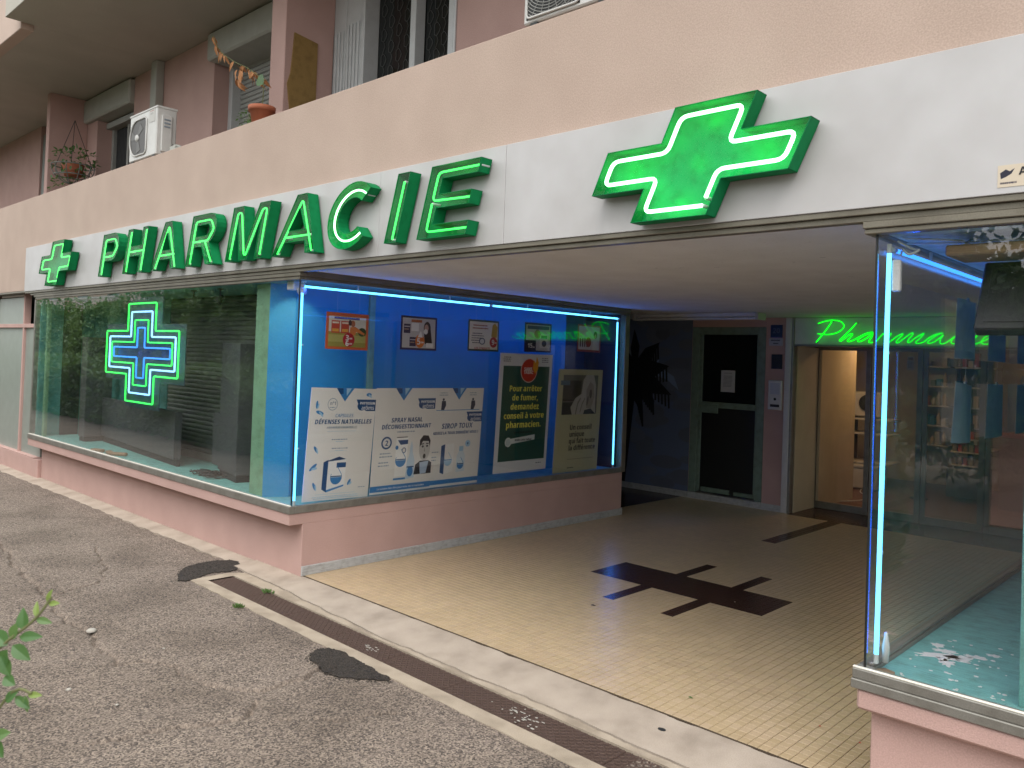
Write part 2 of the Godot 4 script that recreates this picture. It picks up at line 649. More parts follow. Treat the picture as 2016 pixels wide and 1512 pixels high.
# text fitted to a width, centred (or left aligned) at p in the parent's axes
func lettering(parent: Node3D, s: String, w: float, p: Vector3, b: Basis, m: Material, bold := true, left := false, slant := 0.0, depth := 0.0008) -> MeshInstance3D:
	var t := TextMesh.new()
	t.text = s
	t.font = font(bold)
	t.font_size = 24
	t.pixel_size = 0.01
	t.curve_step = 3.0
	t.depth = depth
	t.horizontal_alignment = HORIZONTAL_ALIGNMENT_LEFT if left else HORIZONTAL_ALIGNMENT_CENTER
	var bb := t.get_aabb()
	t.pixel_size = 0.01 * w / maxf(bb.size.x, 1e-4)
	var mi := MeshInstance3D.new()
	mi.name = "lettering"
	mi.mesh = t
	mi.material_override = m
	var bas := b
	if slant != 0.0:
		bas = Basis(b.x, b.y + b.x * slant, b.z)
	mi.transform = Transform3D(bas, p)
	parent.add_child(mi, true)
	return mi

func area(called: String, p: Vector3, towards: Vector3, up: Vector3, size: Vector2, c: Color, e: float, parent: Node3D = self) -> void:
	var l := AreaLight3D.new()
	l.name = called
	l.area_size = size
	l.light_color = c
	l.light_energy = e
	l.area_normalize_energy = true
	l.shadow_enabled = true
	l.set("area_range", 8.0)
	parent.add_child(l, true)
	var off := Vector3.ZERO
	if parent.has_meta("world_at"):
		off = parent.get_meta("world_at")
	l.transform = Transform3D(Basis.looking_at(towards, up), p - off)

func omni(called: String, p: Vector3, c: Color, e: float, size: float, parent: Node3D = self) -> void:
	var l := OmniLight3D.new()
	l.name = called
	l.light_color = c
	l.light_energy = e
	l.light_size = size
	l.omni_range = 6.0
	l.omni_attenuation = 2.0
	l.shadow_enabled = true
	parent.add_child(l, true)
	var off := Vector3.ZERO
	if parent.has_meta("world_at"):
		off = parent.get_meta("world_at")
	l.position = p - off

# ------------------------------------------------------------------ ground
var cracks := []
var crack_noise := FastNoiseLite.new()
var lump := FastNoiseLite.new()

func ground_y(x: float, z: float, x0: float, x1: float, z0: float, z1: float) -> float:
	var edge := minf(minf(x - x0, x1 - x), z1 - z)
	var k := clampf(edge / 0.15, 0.0, 1.0)
	var y := -0.03 + k * (lump.get_noise_2d(x * 1.2, z * 1.2) * 0.004 + lump.get_noise_2d(x * 9.0, z * 9.0) * 0.0012)
	if k <= 0.0:
		return y
	var jx := x + crack_noise.get_noise_2d(x, z) * 0.05 + crack_noise.get_noise_2d(x * 4.0, z * 4.0) * 0.014
	var jz := z + crack_noise.get_noise_2d(x + 50.0, z) * 0.05 + crack_noise.get_noise_2d(x * 4.0 + 9.0, z * 4.0) * 0.014
	for c in cracks:
		var bb: Rect2 = c[2]
		if not bb.has_point(Vector2(x, z)):
			continue
		var pts: Array = c[0]
		var best := 1e9
		for i in pts.size() - 1:
			var q := Geometry2D.get_closest_point_to_segment(Vector2(jx, jz), pts[i], pts[i + 1])
			best = minf(best, q.distance_squared_to(Vector2(jx, jz)))
		best = sqrt(best)
		var wd: float = c[1] * (0.75 + 0.5 * crack_noise.get_noise_2d(x * 2.0, z * 2.0 + 30.0))
		if best < wd:
			y -= k * 0.032 * (1.0 - best / wd)
		elif best < wd * 3.2:
			y -= k * 0.004 * (1.0 - best / (wd * 3.2))
	return y

func build_ground() -> void:
	crack_noise.seed = 5
	crack_noise.frequency = 2.4
	lump.seed = 6
	lump.frequency = 1.0
	var V := func(a: Array) -> Array:
		var o := []
		for i in range(0, a.size(), 2):
			o.append(Vector2(a[i], a[i + 1]))
		return o
	var list := [
		[V.call([-2.9, 1.1, -2.03, 1.21, -1.69, 1.28, -0.95, 1.33, -0.588, 1.347, -0.312, 1.423, 0.085, 1.392, 0.253, 1.395, 0.523, 1.451, 0.774, 1.441]), 0.022],
		[V.call([0.774, 1.441, 0.84, 1.311, 0.989, 1.269, 1.293, 1.252, 1.431, 1.216, 1.563, 1.102, 1.558, 1.045, 1.562, 0.848, 1.50, 0.70]), 0.020],
		[V.call([1.56, 1.9, 1.637, 1.644, 1.763, 1.433, 1.758, 1.286, 1.66, 1.15]), 0.018],
		[V.call([-3.1, 0.095, -2.7, 0.06, -2.3, 0.045, -1.9, 0.035, -1.7, 0.025, -1.4, 0.03, -1.0, 0.04]), 0.026],
		[V.call([-1.9, 0.62, -1.2, 0.8, -0.8, 1.0, -0.7, 1.3]), 0.011],
		[V.call([2.2, 0.75, 2.05, 1.0, 1.9, 1.2]), 0.010],
	]
	for c in list:
		var bb := Rect2(c[0][0], Vector2.ZERO)
		for p in c[0]:
			bb = bb.expand(p)
		cracks.append([c[0], c[1], bb.grow(0.14)])
	var x0 := -3.2
	var x1 := 3.2
	var z0 := -0.11
	var z1 := 2.5
	var nx := 460
	var nz := 180
	var vs := PackedVector3Array()
	var ns := PackedVector3Array()
	var ix := PackedInt32Array()
	vs.resize((nx + 1) * (nz + 1))
	ns.resize(vs.size())
	for j in nz + 1:
		for i in nx + 1:
			var x := lerpf(x0, x1, float(i) / nx)
			var z := lerpf(z0, z1, float(j) / nz)
			var y := ground_y(x, z, x0, x1, z0, z1)
			if x > -0.44 and z < 0.44:
				y = minf(y, -0.09)
			vs[j * (nx + 1) + i] = Vector3(x, y, z)
	for j in nz + 1:
		for i in nx + 1:
			var a := vs[j * (nx + 1) + maxi(i - 1, 0)]
			var b := vs[j * (nx + 1) + mini(i + 1, nx)]
			var c := vs[maxi(j - 1, 0) * (nx + 1) + i]
			var d := vs[mini(j + 1, nz) * (nx + 1) + i]
			ns[j * (nx + 1) + i] = (d - c).cross(b - a).normalized()
	for j in nz:
		for i in nx:
			var a := j * (nx + 1) + i
			var b := a + nx + 1
			ix.append_array(PackedInt32Array([a, a + 1, b + 1, a, b + 1, b]))
	var am := ArrayMesh.new()
	var arr := []
	arr.resize(Mesh.ARRAY_MAX)
	arr[Mesh.ARRAY_VERTEX] = vs
	arr[Mesh.ARRAY_NORMAL] = ns
	arr[Mesh.ARRAY_INDEX] = ix
	am.add_surface_from_arrays(Mesh.PRIMITIVE_TRIANGLES, arr)
	var st := st_new()
	for r in [[-90.0, x0, -0.3, 90.0], [x1, 90.0, -0.3, 90.0], [x0, x1, z1, 90.0]]:
		quad(st, Vector3(r[0], -0.03, r[2]), Vector3(r[1], -0.03, r[2]), Vector3(r[1], -0.03, r[3]), Vector3(r[0], -0.03, r[3]), Vector3.UP)
	st.generate_normals()
	var whole := st.commit(am)
	solo("ground", whole, M.asphalt, "weathered grey asphalt with long winding cracks before the shop", "", "", "structure")
	# fresh patches of black asphalt
	for pt in [[[-0.683, 0.484, -0.80, 0.39, -0.86, 0.27, -0.855, 0.10, -0.80, 0.02, -0.73, -0.01, -0.62, 0.05, -0.53, 0.11, -0.50, 0.19, -0.55, 0.28, -0.53, 0.37, -0.47, 0.44, -0.46, 0.53, -0.50, 0.57, -0.58, 0.53], "crescent of black asphalt mending round the end of the drain"], [[1.313, 0.653, 1.275, 0.58, 1.30, 0.53, 1.40, 0.50, 1.52, 0.515, 1.68, 0.525, 1.84, 0.535, 1.87, 0.56, 1.80, 0.62, 1.746, 0.669, 1.66, 0.72, 1.56, 0.74, 1.45, 0.70, 1.38, 0.70], "teardrop of black asphalt mending beside the middle of the drain"]]:
		var src: Array = V.call(pt[0])
		var poly := PackedVector2Array()
		for i in src.size():
			for k in 6:
				var p: Vector2 = src[i].lerp(src[(i + 1) % src.size()], k / 6.0)
				poly.append(p + Vector2(rng.randf_range(-1, 1), rng.randf_range(-1, 1)) * 0.008)
		var s := st_new()
		var lo := poly[0]
		var hi := poly[0]
		for p in poly:
			lo = lo.min(p)
			hi = hi.max(p)
		# a lumpy skin: a fine grid of lumps inside the outline, over a low slab
		prism(s, poly, Vector3(0, -0.034, 0), Vector3.RIGHT, Vector3.BACK, Vector3(0, 0.012, 0))
		for i in 900:
			var p := Vector2(rng.randf_range(lo.x - 0.03, hi.x + 0.03), rng.randf_range(lo.y - 0.03, hi.y + 0.03))
			var inside := Geometry2D.is_point_in_polygon(p, poly)
			var near := false
			if not inside:
				for q in poly:
					if q.distance_to(p) < 0.022:
						near = true
						break
			if inside or near:
				var r := rng.randf_range(0.004, 0.010) * (1.0 if inside else 0.6)
				var c := Vector3(p.x, -0.024 if inside else -0.029, p.y)
				var t := c + Vector3(rng.randf_range(-0.3, 0.3) * r, r * rng.randf_range(0.4, 0.9), rng.randf_range(-0.3, 0.3) * r)
				var a0 := rng.randf() * TAU
				for k in 5:
					var u0 := a0 + TAU * k / 5
					var u1 := a0 + TAU * (k + 1) / 5
					tri(s, t, c + Vector3(cos(u0), 0, sin(u0)) * r, c + Vector3(cos(u1), 0, sin(u1)) * r, Vector3(cos(u0), 1, sin(u0)))
		solo("asphalt_patch", s, M.patch, pt[1], "", "", "structure")
	build_kerb_and_drain()

func crack_z(x: float) -> float:
	var pts := [[-0.6, 0.09], [-0.3, 0.115], [0.0, 0.12], [0.306, 0.135], [0.433, 0.158], [0.647, 0.160], [0.823, 0.185], [0.932, 0.170], [1.184, 0.20], [1.34, 0.212], [1.475, 0.215], [1.6, 0.198], [1.927, 0.205], [2.139, 0.209], [2.278, 0.195], [2.65, 0.192], [3.1, 0.21], [5.2, 0.25]]
	for i in pts.size() - 1:
		if x <= pts[i + 1][0]:
			return lerpf(pts[i][1], pts[i + 1][1], clampf((x - pts[i][0]) / (pts[i + 1][0] - pts[i][0]), 0, 1)) + crack_noise.get_noise_2d(x * 3.0, 7.0) * 0.010
	return 0.25

func drain_in(x: float) -> float:
	return 0.222 + 0.012 * x

func strip(st: SurfaceTool, x0: float, x1: float, f0: Callable, f1: Callable, y0: float, y1: float, step := 0.03) -> void:
	var n := int((x1 - x0) / step)
	for i in n:
		var a := lerpf(x0, x1, float(i) / n)
		var b := lerpf(x0, x1, float(i + 1) / n)
		var p := [Vector3(a, y0, f0.call(a)), Vector3(b, y0, f0.call(b)), Vector3(b, y1, f1.call(b)), Vector3(a, y1, f1.call(a))]
		quad(st, p[0], p[1], p[2], p[3], Vector3.UP)
		var dn := Vector3(0, -0.12, 0)
		quad(st, p[3], p[2], p[2] + dn, p[3] + dn, Vector3.BACK)
		quad(st, p[0], p[1], p[1] + dn, p[0] + dn, Vector3.FORWARD)

func build_kerb_and_drain() -> void:
	var s := st_new()
	var tile_edge := func(x: float) -> float: return -0.116 + (0.022 * clampf(crack_noise.get_noise_2d(x * 1.5, 90.0) - 0.15, 0.0, 1.0))
	strip(s, -0.62, 5.2, tile_edge, func(x: float) -> float: return crack_z(x) - 0.007, -0.003, -0.020, 0.02)
	solo("kerb", s, M.concrete, "pale concrete apron strip along the edge of the tiled floor", "", "", "structure")
	s = st_new()
	strip(s, -7.2, -0.62, func(_x: float) -> float: return -0.11, func(x: float) -> float: return 0.045 - 0.02 * (x + 1.0) * 0.4 + crack_noise.get_noise_2d(x * 2.0, 3.0) * 0.03, -0.012, -0.028, 0.03)
	solo("kerb", s, M.concrete, "crumbling concrete strip at the foot of the pink base wall", "", "", "structure")
	s = st_new()
	strip(s, -0.40, 5.2, func(x: float) -> float: return crack_z(x) + 0.008, func(x: float) -> float: return drain_in(x) + 0.0, -0.021, -0.022, 0.02)
	strip(s, -0.47, 5.2, func(x: float) -> float: return drain_in(x) + 0.196, func(x: float) -> float: return drain_in(x) + 0.285 + crack_noise.get_noise_2d(x * 2.0, 40.0) * 0.010, -0.022, -0.026, 0.02)
	quad(s, Vector3(-0.47, -0.022, 0.21), Vector3(-0.372, -0.022, 0.21), Vector3(-0.372, -0.022, 0.42), Vector3(-0.47, -0.022, 0.415), Vector3.UP)
	quad(s, Vector3(-0.40, -0.0222, 0.12), Vector3(-0.372, -0.0222, 0.12), Vector3(-0.372, -0.0222, 0.22), Vector3(-0.47, -0.0222, 0.215), Vector3.UP)
	solo("kerb", s, M.concrete2, "narrow concrete surround of the rusty drain", "", "", "structure")
	var d := thing("drain", "long rusty iron drain cover with raised diamond tread along the kerb", "drain", Vector3(-0.37, -0.03, 0.3))
	var dir := Vector3(1, 0, 0.012).normalized()
	var side := dir.cross(Vector3.DOWN)
	if side.z < 0:
		side = -side
	var bed := st_new()
	quad(bed, Vector3(-0.5, -0.13, 0.05), Vector3(5.2, -0.13, 0.05), Vector3(5.2, -0.13, 0.6), Vector3(-0.5, -0.13, 0.6), Vector3.UP)
	part(d, "gutter_bed", bed, M.gap)
	var o := Vector3(-0.37, -0.03, drain_in(-0.37))
	for k in 11:
		var a := o + dir * (0.5 * k)
		var pl := st_new()
		var tf := Transform3D(Basis(dir, Vector3.UP, side), a)
		bx(pl, Vector3(0.002, -0.02, 0.004), Vector3(0.498, 0.0, 0.193), 0.003, tf)
		var cover := part(d, "cover_plate", pl, M.iron)
		var tr := st_new()
		for i in 23:
			for j in 9:
				var c := Vector3(0.014 + i * 0.0213, 0, 0.0145 + j * 0.0205)
				var ang := PI / 4 if (i + j) % 2 == 0 else -PI / 4
				var t2 := tf * Transform3D(Basis(Vector3.UP, ang), c)
				var h := 0.0026
				var q := [Vector3(-0.0115, 0, -0.0045), Vector3(0.0115, 0, -0.0045), Vector3(0.0115, 0, 0.0045), Vector3(-0.0115, 0, 0.0045)]
				var u := [Vector3(-0.009, h, -0.0022), Vector3(0.009, h, -0.0022), Vector3(0.009, h, 0.0022), Vector3(-0.009, h, 0.0022)]
				quad(tr, t2 * u[0], t2 * u[1], t2 * u[2], t2 * u[3], Vector3.UP)
				for e in 4:
					var e2 := (e + 1) % 4
					quad(tr, t2 * q[e], t2 * q[e2], t2 * u[e2], t2 * u[e], t2.basis * (q[e] + q[e2]) + Vector3.UP * 0.01)
		part(cover, "tread", tr, M.iron, "stuff")

# ------------------------------------------------------------------ tiled floor
func build_floor() -> void:
	var base := st_new()
	bx(base, Vector3(-3.2, -0.2, -5.66), Vector3(4.05, -0.0032, -0.122), 0.0)
	bx(base, Vector3(1.1, -0.2, -6.36), Vector3(3.75, -0.0034, -5.66), 0.0)
	var fl := solo("floor", base, M.grout, "beige tiled arcade floor with a dark brown tile figure", "", "", "structure")
	var p := 0.0472
	var tile := st_new()
	var h := p * 0.5 - 0.0013
	var t := h - 0.0010
	var U := [Vector3(-t, 0, -t), Vector3(t, 0, -t), Vector3(t, 0, t), Vector3(-t, 0, t)]
	var L := [Vector3(-h, -0.0011, -h), Vector3(h, -0.0011, -h), Vector3(h, -0.0011, h), Vector3(-h, -0.0011, h)]
	quad(tile, U[0], U[1], U[2], U[3], Vector3.UP)
	for e in 4:
		var e2 := (e + 1) % 4
		quad(tile, U[e], U[e2], L[e2], L[e], U[e] + U[e2] + Vector3.UP * t)
		quad(tile, L[e], L[e2], L[e2] - Vector3(0, 0.002, 0), L[e] - Vector3(0, 0.002, 0), U[e] + U[e2])
	tile.generate_normals()
	var tm := tile.commit()
	var light := []
	var darkt := []
	var gx := 1.26
	var gz := -1.405
	for i in range(-94, 59):
		for j in range(-28, 106):
			var x := gx + (i + 0.5) * p
			var z := gz - (j + 0.5) * p
			if z > -0.118 or x > 4.03:
				continue
			if x < 0.0 and (z > -4.06 or z < -5.68):
				continue
			if z < -5.66 and (x < 1.12 or x > 3.72 or z < -6.36):
				continue
			var dk := false
			if i >= 0 and i < 30 and j >= 10 and j < 20:
				dk = true
			elif (i in [10, 11, 20, 21]) and j >= 0 and j < 30:
				dk = true
			elif (i in [7, 8, 9]) and j >= 56 and j < 90:
				dk = true
			elif x > 1.12 and z < -5.60:
				dk = true
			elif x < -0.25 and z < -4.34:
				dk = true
			var tilt := Basis(Vector3.RIGHT, rng.randf_range(-0.004, 0.004)) * Basis(Vector3.BACK, rng.randf_range(-0.004, 0.004))
			var tf := Transform3D(tilt, Vector3(x, rng.randf_range(-0.0004, 0.0), z))
			(darkt if dk else light).append(tf)
	var eye := Vector3(5.13, 0, 3.175)
	light.sort_custom(func(a, b): return a.origin.distance_squared_to(eye) < b.origin.distance_squared_to(eye))
	for k in mini(300, light.size()):
		var mi := MeshInstance3D.new()
		mi.name = "tile"
		mi.mesh = tm
		mi.material_override = M.tiles[rng.randi() % 4]
		mi.transform = light[k]
		fl.add_child(mi, true)
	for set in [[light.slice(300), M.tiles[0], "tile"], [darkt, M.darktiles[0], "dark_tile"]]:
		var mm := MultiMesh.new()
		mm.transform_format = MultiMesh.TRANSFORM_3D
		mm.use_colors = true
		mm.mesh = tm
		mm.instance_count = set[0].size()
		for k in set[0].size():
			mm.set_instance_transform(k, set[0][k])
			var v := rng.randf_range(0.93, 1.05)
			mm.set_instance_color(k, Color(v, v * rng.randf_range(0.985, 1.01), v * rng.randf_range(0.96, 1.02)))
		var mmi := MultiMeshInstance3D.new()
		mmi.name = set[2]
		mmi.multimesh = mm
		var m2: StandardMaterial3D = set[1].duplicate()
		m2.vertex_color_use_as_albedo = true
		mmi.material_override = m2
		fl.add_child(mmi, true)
		mmi.set_meta("kind", "stuff")

# ------------------------------------------------------------------ building
func build_building() -> void:
	var b := thing("apartment_building", "pink rendered apartment building with a long balcony above the arcade", "building", Vector3(0, 0, -3))
	# parapet of the first floor and its slab
	part(b, "balcony_parapet", box_st(Vector3(-16, 2.256, -0.16), Vector3(12, 3.415, 0.0), 0.006), M.parapet)
	part(b, "balcony_slab", box_st(Vector3(-16, 2.33, -1.4), Vector3(12, 2.75, -0.162), 0.0), M.soffit)
	part(b, "upper_slab", box_st(Vector3(-16, 5.1, -1.4), Vector3(-4.9, 5.36, 0.419), 0.004), M.balcony_ceiling)
	part(b, "upper_slab", box_st(Vector3(-4.9, 5.1, -1.4), Vector3(12, 5.36, 0.70), 0.004), M.balcony_ceiling)
	part(b, "upper_parapet", box_st(Vector3(-16, 5.03, 0.42), Vector3(-4.9, 6.3, 0.55), 0.006), M.parapet)
	part(b, "upper_wall", box_st(Vector3(-16, 5.36, -1.4), Vector3(12, 9.0, -1.0), 0.0), M.parapet)
	# balcony back wall in pieces round the window openings
	for w in [[-16.0, -9.45, 2.75, 5.1], [-9.0, -7.0, 2.75, 5.1], [-5.74, -3.54, 2.75, 5.1], [-1.8, -1.26, 2.75, 5.1], [0.43, 12.0, 2.75, 5.1]]:
		part(b, "balcony_wall", box_st(Vector3(w[0], w[2], -1.38), Vector3(w[1], w[3], -1.0), 0.004), M.pinkdark)
	part(b, "balcony_wall", box_st(Vector3(-16, 2.75, -1.7), Vector3(12, 5.1, -1.5), 0.0), M.dark)
	part(b, "balcony_fin", box_st(Vector3(-7.49, 2.75, -1.0), Vector3(-7.37, 5.1, -0.5), 0.006), M.pink)
	part(b, "balcony_fin", box_st(Vector3(-1.44, 2.75, -1.0), Vector3(-1.20, 5.1, -0.5), 0.006), M.pink)
	part(b, "cable_duct", box_st(Vector3(-5.0, 3.8, -0.998), Vector3(-4.84, 5.098, -0.90), 0.006), M.rollerbox)
	# ochre board fixed to the fin
	var yb := st_new()
	prism(yb, PackedVector2Array([Vector2(-0.62, 3.2), Vector2(-0.56, 3.75), Vector2(-0.53, 3.95), Vector2(-0.56, 4.05), Vector2(-0.585, 4.41), Vector2(-0.82, 4.38), Vector2(-0.82, 3.2)]), Vector3(-1.198, 0, 0), Vector3.BACK, Vector3.UP, Vector3(0.012, 0, 0))
	part(b, "ochre_board", yb, M.ochre)
	balcony_windows(b)
	# arcade ceiling
	part(b, "arcade_soffit", box_st(Vector3(-3.2, 2.205, -6.4), Vector3(12, 2.33, -0.02), 0.0), M.cream_ceiling)
	part(b, "arcade_soffit", box_st(Vector3(-16, 2.24, -0.16), Vector3(-6.0, 2.256, -0.002), 0.0), M.bronze)
	# left base
	var pl := part(b, "base_wall", box_st(Vector3(-5.74, -0.1, -4.02), Vector3(0.0, 0.376, -0.10), 0.003), M.pink)
	part(b, "ledge", box_st(Vector3(-5.90, 0.374, -4.02), Vector3(0.0004, 0.455, 0.012), 0.003), M.pink)
	var zs := [-0.10, -1.0, -1.207, -1.74, -2.2, -2.71, -3.2, -3.66, -4.03]
	for i in zs.size() - 1:
		part(pl, "skirting_tile", box_st(Vector3(0.0, 0.0, zs[i + 1] + 0.0015), Vector3(0.013, 0.069 + rng.randf_range(-0.001, 0.001), zs[i] - 0.0015), 0.002), M.marble)
	# adjoining bay on the far left
	part(b, "base_wall", box_st(Vector3(-16, -0.1, -0.5), Vector3(-5.742, 0.20, -0.06), 0.006), M.pink)
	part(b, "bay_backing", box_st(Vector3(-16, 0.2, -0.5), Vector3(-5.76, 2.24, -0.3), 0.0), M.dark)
	for w in [[-9.4, -8.05, 0.21, 1.80], [-8.0, -6.70, 0.21, 1.80], [-6.655, -5.91, 0.21, 1.80], [-8.0, -6.70, 1.85, 2.2]]:
		part(b, "frosted_pane", box_st(Vector3(w[0], w[2], -0.16), Vector3(w[1], w[3], -0.13), 0.002), M.frosted)
	var hop := st_new()
	bx(hop, Vector3(-6.60, 1.86, -0.24), Vector3(-5.95, 2.2, -0.22), 0.0)
	part(b, "open_hopper", hop, M.dark)
	var fr := st_new()
	for x in [-9.45, -8.025, -6.70]:
		bx(fr, Vector3(x, 0.2, -0.18), Vector3(x + 0.045, 2.24, -0.10), 0.004)
	bx(fr, Vector3(-16, 1.80, -0.179), Vector3(-5.90, 1.85, -0.098), 0.004)
	bx(fr, Vector3(-16, 0.2, -0.178), Vector3(-5.90, 0.212, -0.06), 0.003)
	part(b, "bay_frame", fr, M.pink)
	# right base
	part(b, "base_wall", box_st(Vector3(4.02, -0.1, -3.9), Vector3(12, 0.356, -0.04), 0.005), M.pink)
	part(b, "ledge", box_st(Vector3(3.985, 0.356, -3.9), Vector3(12, 0.432, 0.02), 0.010), M.pink)
	part(b, "added_light_block", box_st(Vector3(-0.4, 0.0, -6.25), Vector3(0.95, 2.204, -5.925), 0.0), M.dark)  # added dark block behind the entrance door, stops light leaking round the leaf
	# added solid block that keeps light out behind the left window
	part(b, "added_light_block", box_st(Vector3(-5.8, 0.0, -4.02), Vector3(-0.52, 2.205, -0.70), 0.0), M.dark)

func balcony_windows(b: Node3D) -> void:
	# dark glass slider under a roller box, by the air conditioner
	var w := part(b, "window", box_st(Vector3(-7.0, 2.75, -1.30), Vector3(-5.74, 4.72, -1.26), 0.0), M.darkglass)
	part(w, "roller_box", box_st(Vector3(-7.36, 4.76, -1.3), Vector3(-5.74, 5.08, -0.93), 0.02), M.rollerbox)
	var f := st_new()
	for x in [-7.0, -6.45, -5.80]:
		bx(f, Vector3(x, 2.75, -1.26), Vector3(x + 0.06, 4.72, -1.2), 0.004)
	bx(f, Vector3(-7.0, 4.66, -1.26), Vector3(-5.74, 4.74, -1.12), 0.004)
	part(w, "frame", f, M.shutterslat)
	for k in 9:
		part(w, "curtain_fold", tube_st([Vector3(-6.90 + k * 0.05, 2.8, -1.252), Vector3(-6.90 + k * 0.05, 4.66, -1.252)], 0.018, 6), M.dark)
	# closed roller shutter
	w = part(b, "window", box_st(Vector3(-3.54, 2.75, -1.34), Vector3(-1.8, 4.80, -1.30), 0.0), M.dark)
	part(w, "roller_box", box_st(Vector3(-3.53, 4.78, -1.34), Vector3(-1.82, 5.08, -0.90), 0.02), M.rollerbox)
	f = st_new()
	bx(f, Vector3(-3.54, 2.75, -1.30), Vector3(-3.46, 4.80, -1.18), 0.004)
	bx(f, Vector3(-1.86, 2.75, -1.30), Vector3(-1.80, 4.80, -1.18), 0.004)
	part(w, "frame", f, M.pvc)
	for k in 34:
		var y := 3.0 + k * 0.053
		var s := st_new()
		prism(s, PackedVector2Array([Vector2(0, 0), Vector2(0.012, 0.008), Vector2(0.014, 0.03), Vector2(0.009, 0.044), Vector2(0, 0.05)]), Vector3(-3.46, y, -1.29), Vector3.BACK, Vector3.UP, Vector3(1.6, 0, 0))
		part(w, "slat", s, M.shutterslat)
	# curtained window with folded ribbed shutters
	w = part(b, "window", box_st(Vector3(-0.79, 2.75, -1.20), Vector3(0.43, 5.1, -1.16), 0.0), M.darkglass)
	f = st_new()
	bx(f, Vector3(-0.80, 2.75, -1.16), Vector3(-0.745, 5.1, -1.0), 0.004)
	bx(f, Vector3(-0.175, 2.75, -1.155), Vector3(-0.105, 5.1, -1.05), 0.004)
	bx(f, Vector3(0.37, 2.75, -1.16), Vector3(0.43, 5.1, -0.99), 0.004)
	bx(f, Vector3(0.435, 2.75, -1.0), Vector3(0.46, 5.1, -0.985), 0.003)
	part(w, "frame", f, M.pvc)
	var cur := st_new()
	for s2 in [[-0.72, -0.19], [-0.09, 0.36]]:
		for k in 5:
			var cx: float = lerpf(s2[0], s2[1], (k + 0.5) / 5.0)
			for r in 7:
				var cy := 3.55 + r * 0.22 + (0.1 if k % 2 else 0.0)
				var ring := []
				for q in 14:
					var a := TAU * q / 14
					ring.append(Vector3(cx + cos(a) * 0.035 * (1.0 + 0.25 * cos(3 * a)), cy + sin(a) * 0.055, -1.153))
				tube(cur, ring, 0.0022, 4, true)
				tube(cur, [Vector3(cx, cy - 0.055, -1.153), Vector3(cx + 0.02, cy - 0.1, -1.153), Vector3(cx - 0.01, cy - 0.16, -1.153)], 0.002, 4)
	part(w, "lace_pattern", cur, mat(lin(0.10, 0.10, 0.095), 0.9))
	for k in 2:
		var x0 := -1.25 + k * 0.235
		var sh := part(w, "shutter_leaf", box_st(Vector3(x0, 2.75, -1.03), Vector3(x0 + 0.228, 5.1, -1.0), 0.004), M.pvc)
		for r in 4:
			part(sh, "rib", box_st(Vector3(x0 + 0.02 + r * 0.051, 2.8, -1.0), Vector3(x0 + 0.05 + r * 0.051, 4.52 + 0.03 * k, -0.986), 0.006), M.pvc)
	# narrow window at the far left of the balcony
	w = part(b, "window", box_st(Vector3(-9.45, 2.75, -1.2), Vector3(-9.0, 5.0, -1.16), 0.0), M.darkglass)
	f = st_new()
	bx(f, Vector3(-9.40, 2.75, -1.16), Vector3(-9.12, 4.95, -1.02), 0.006)
	part(w, "frame", f, M.slat)

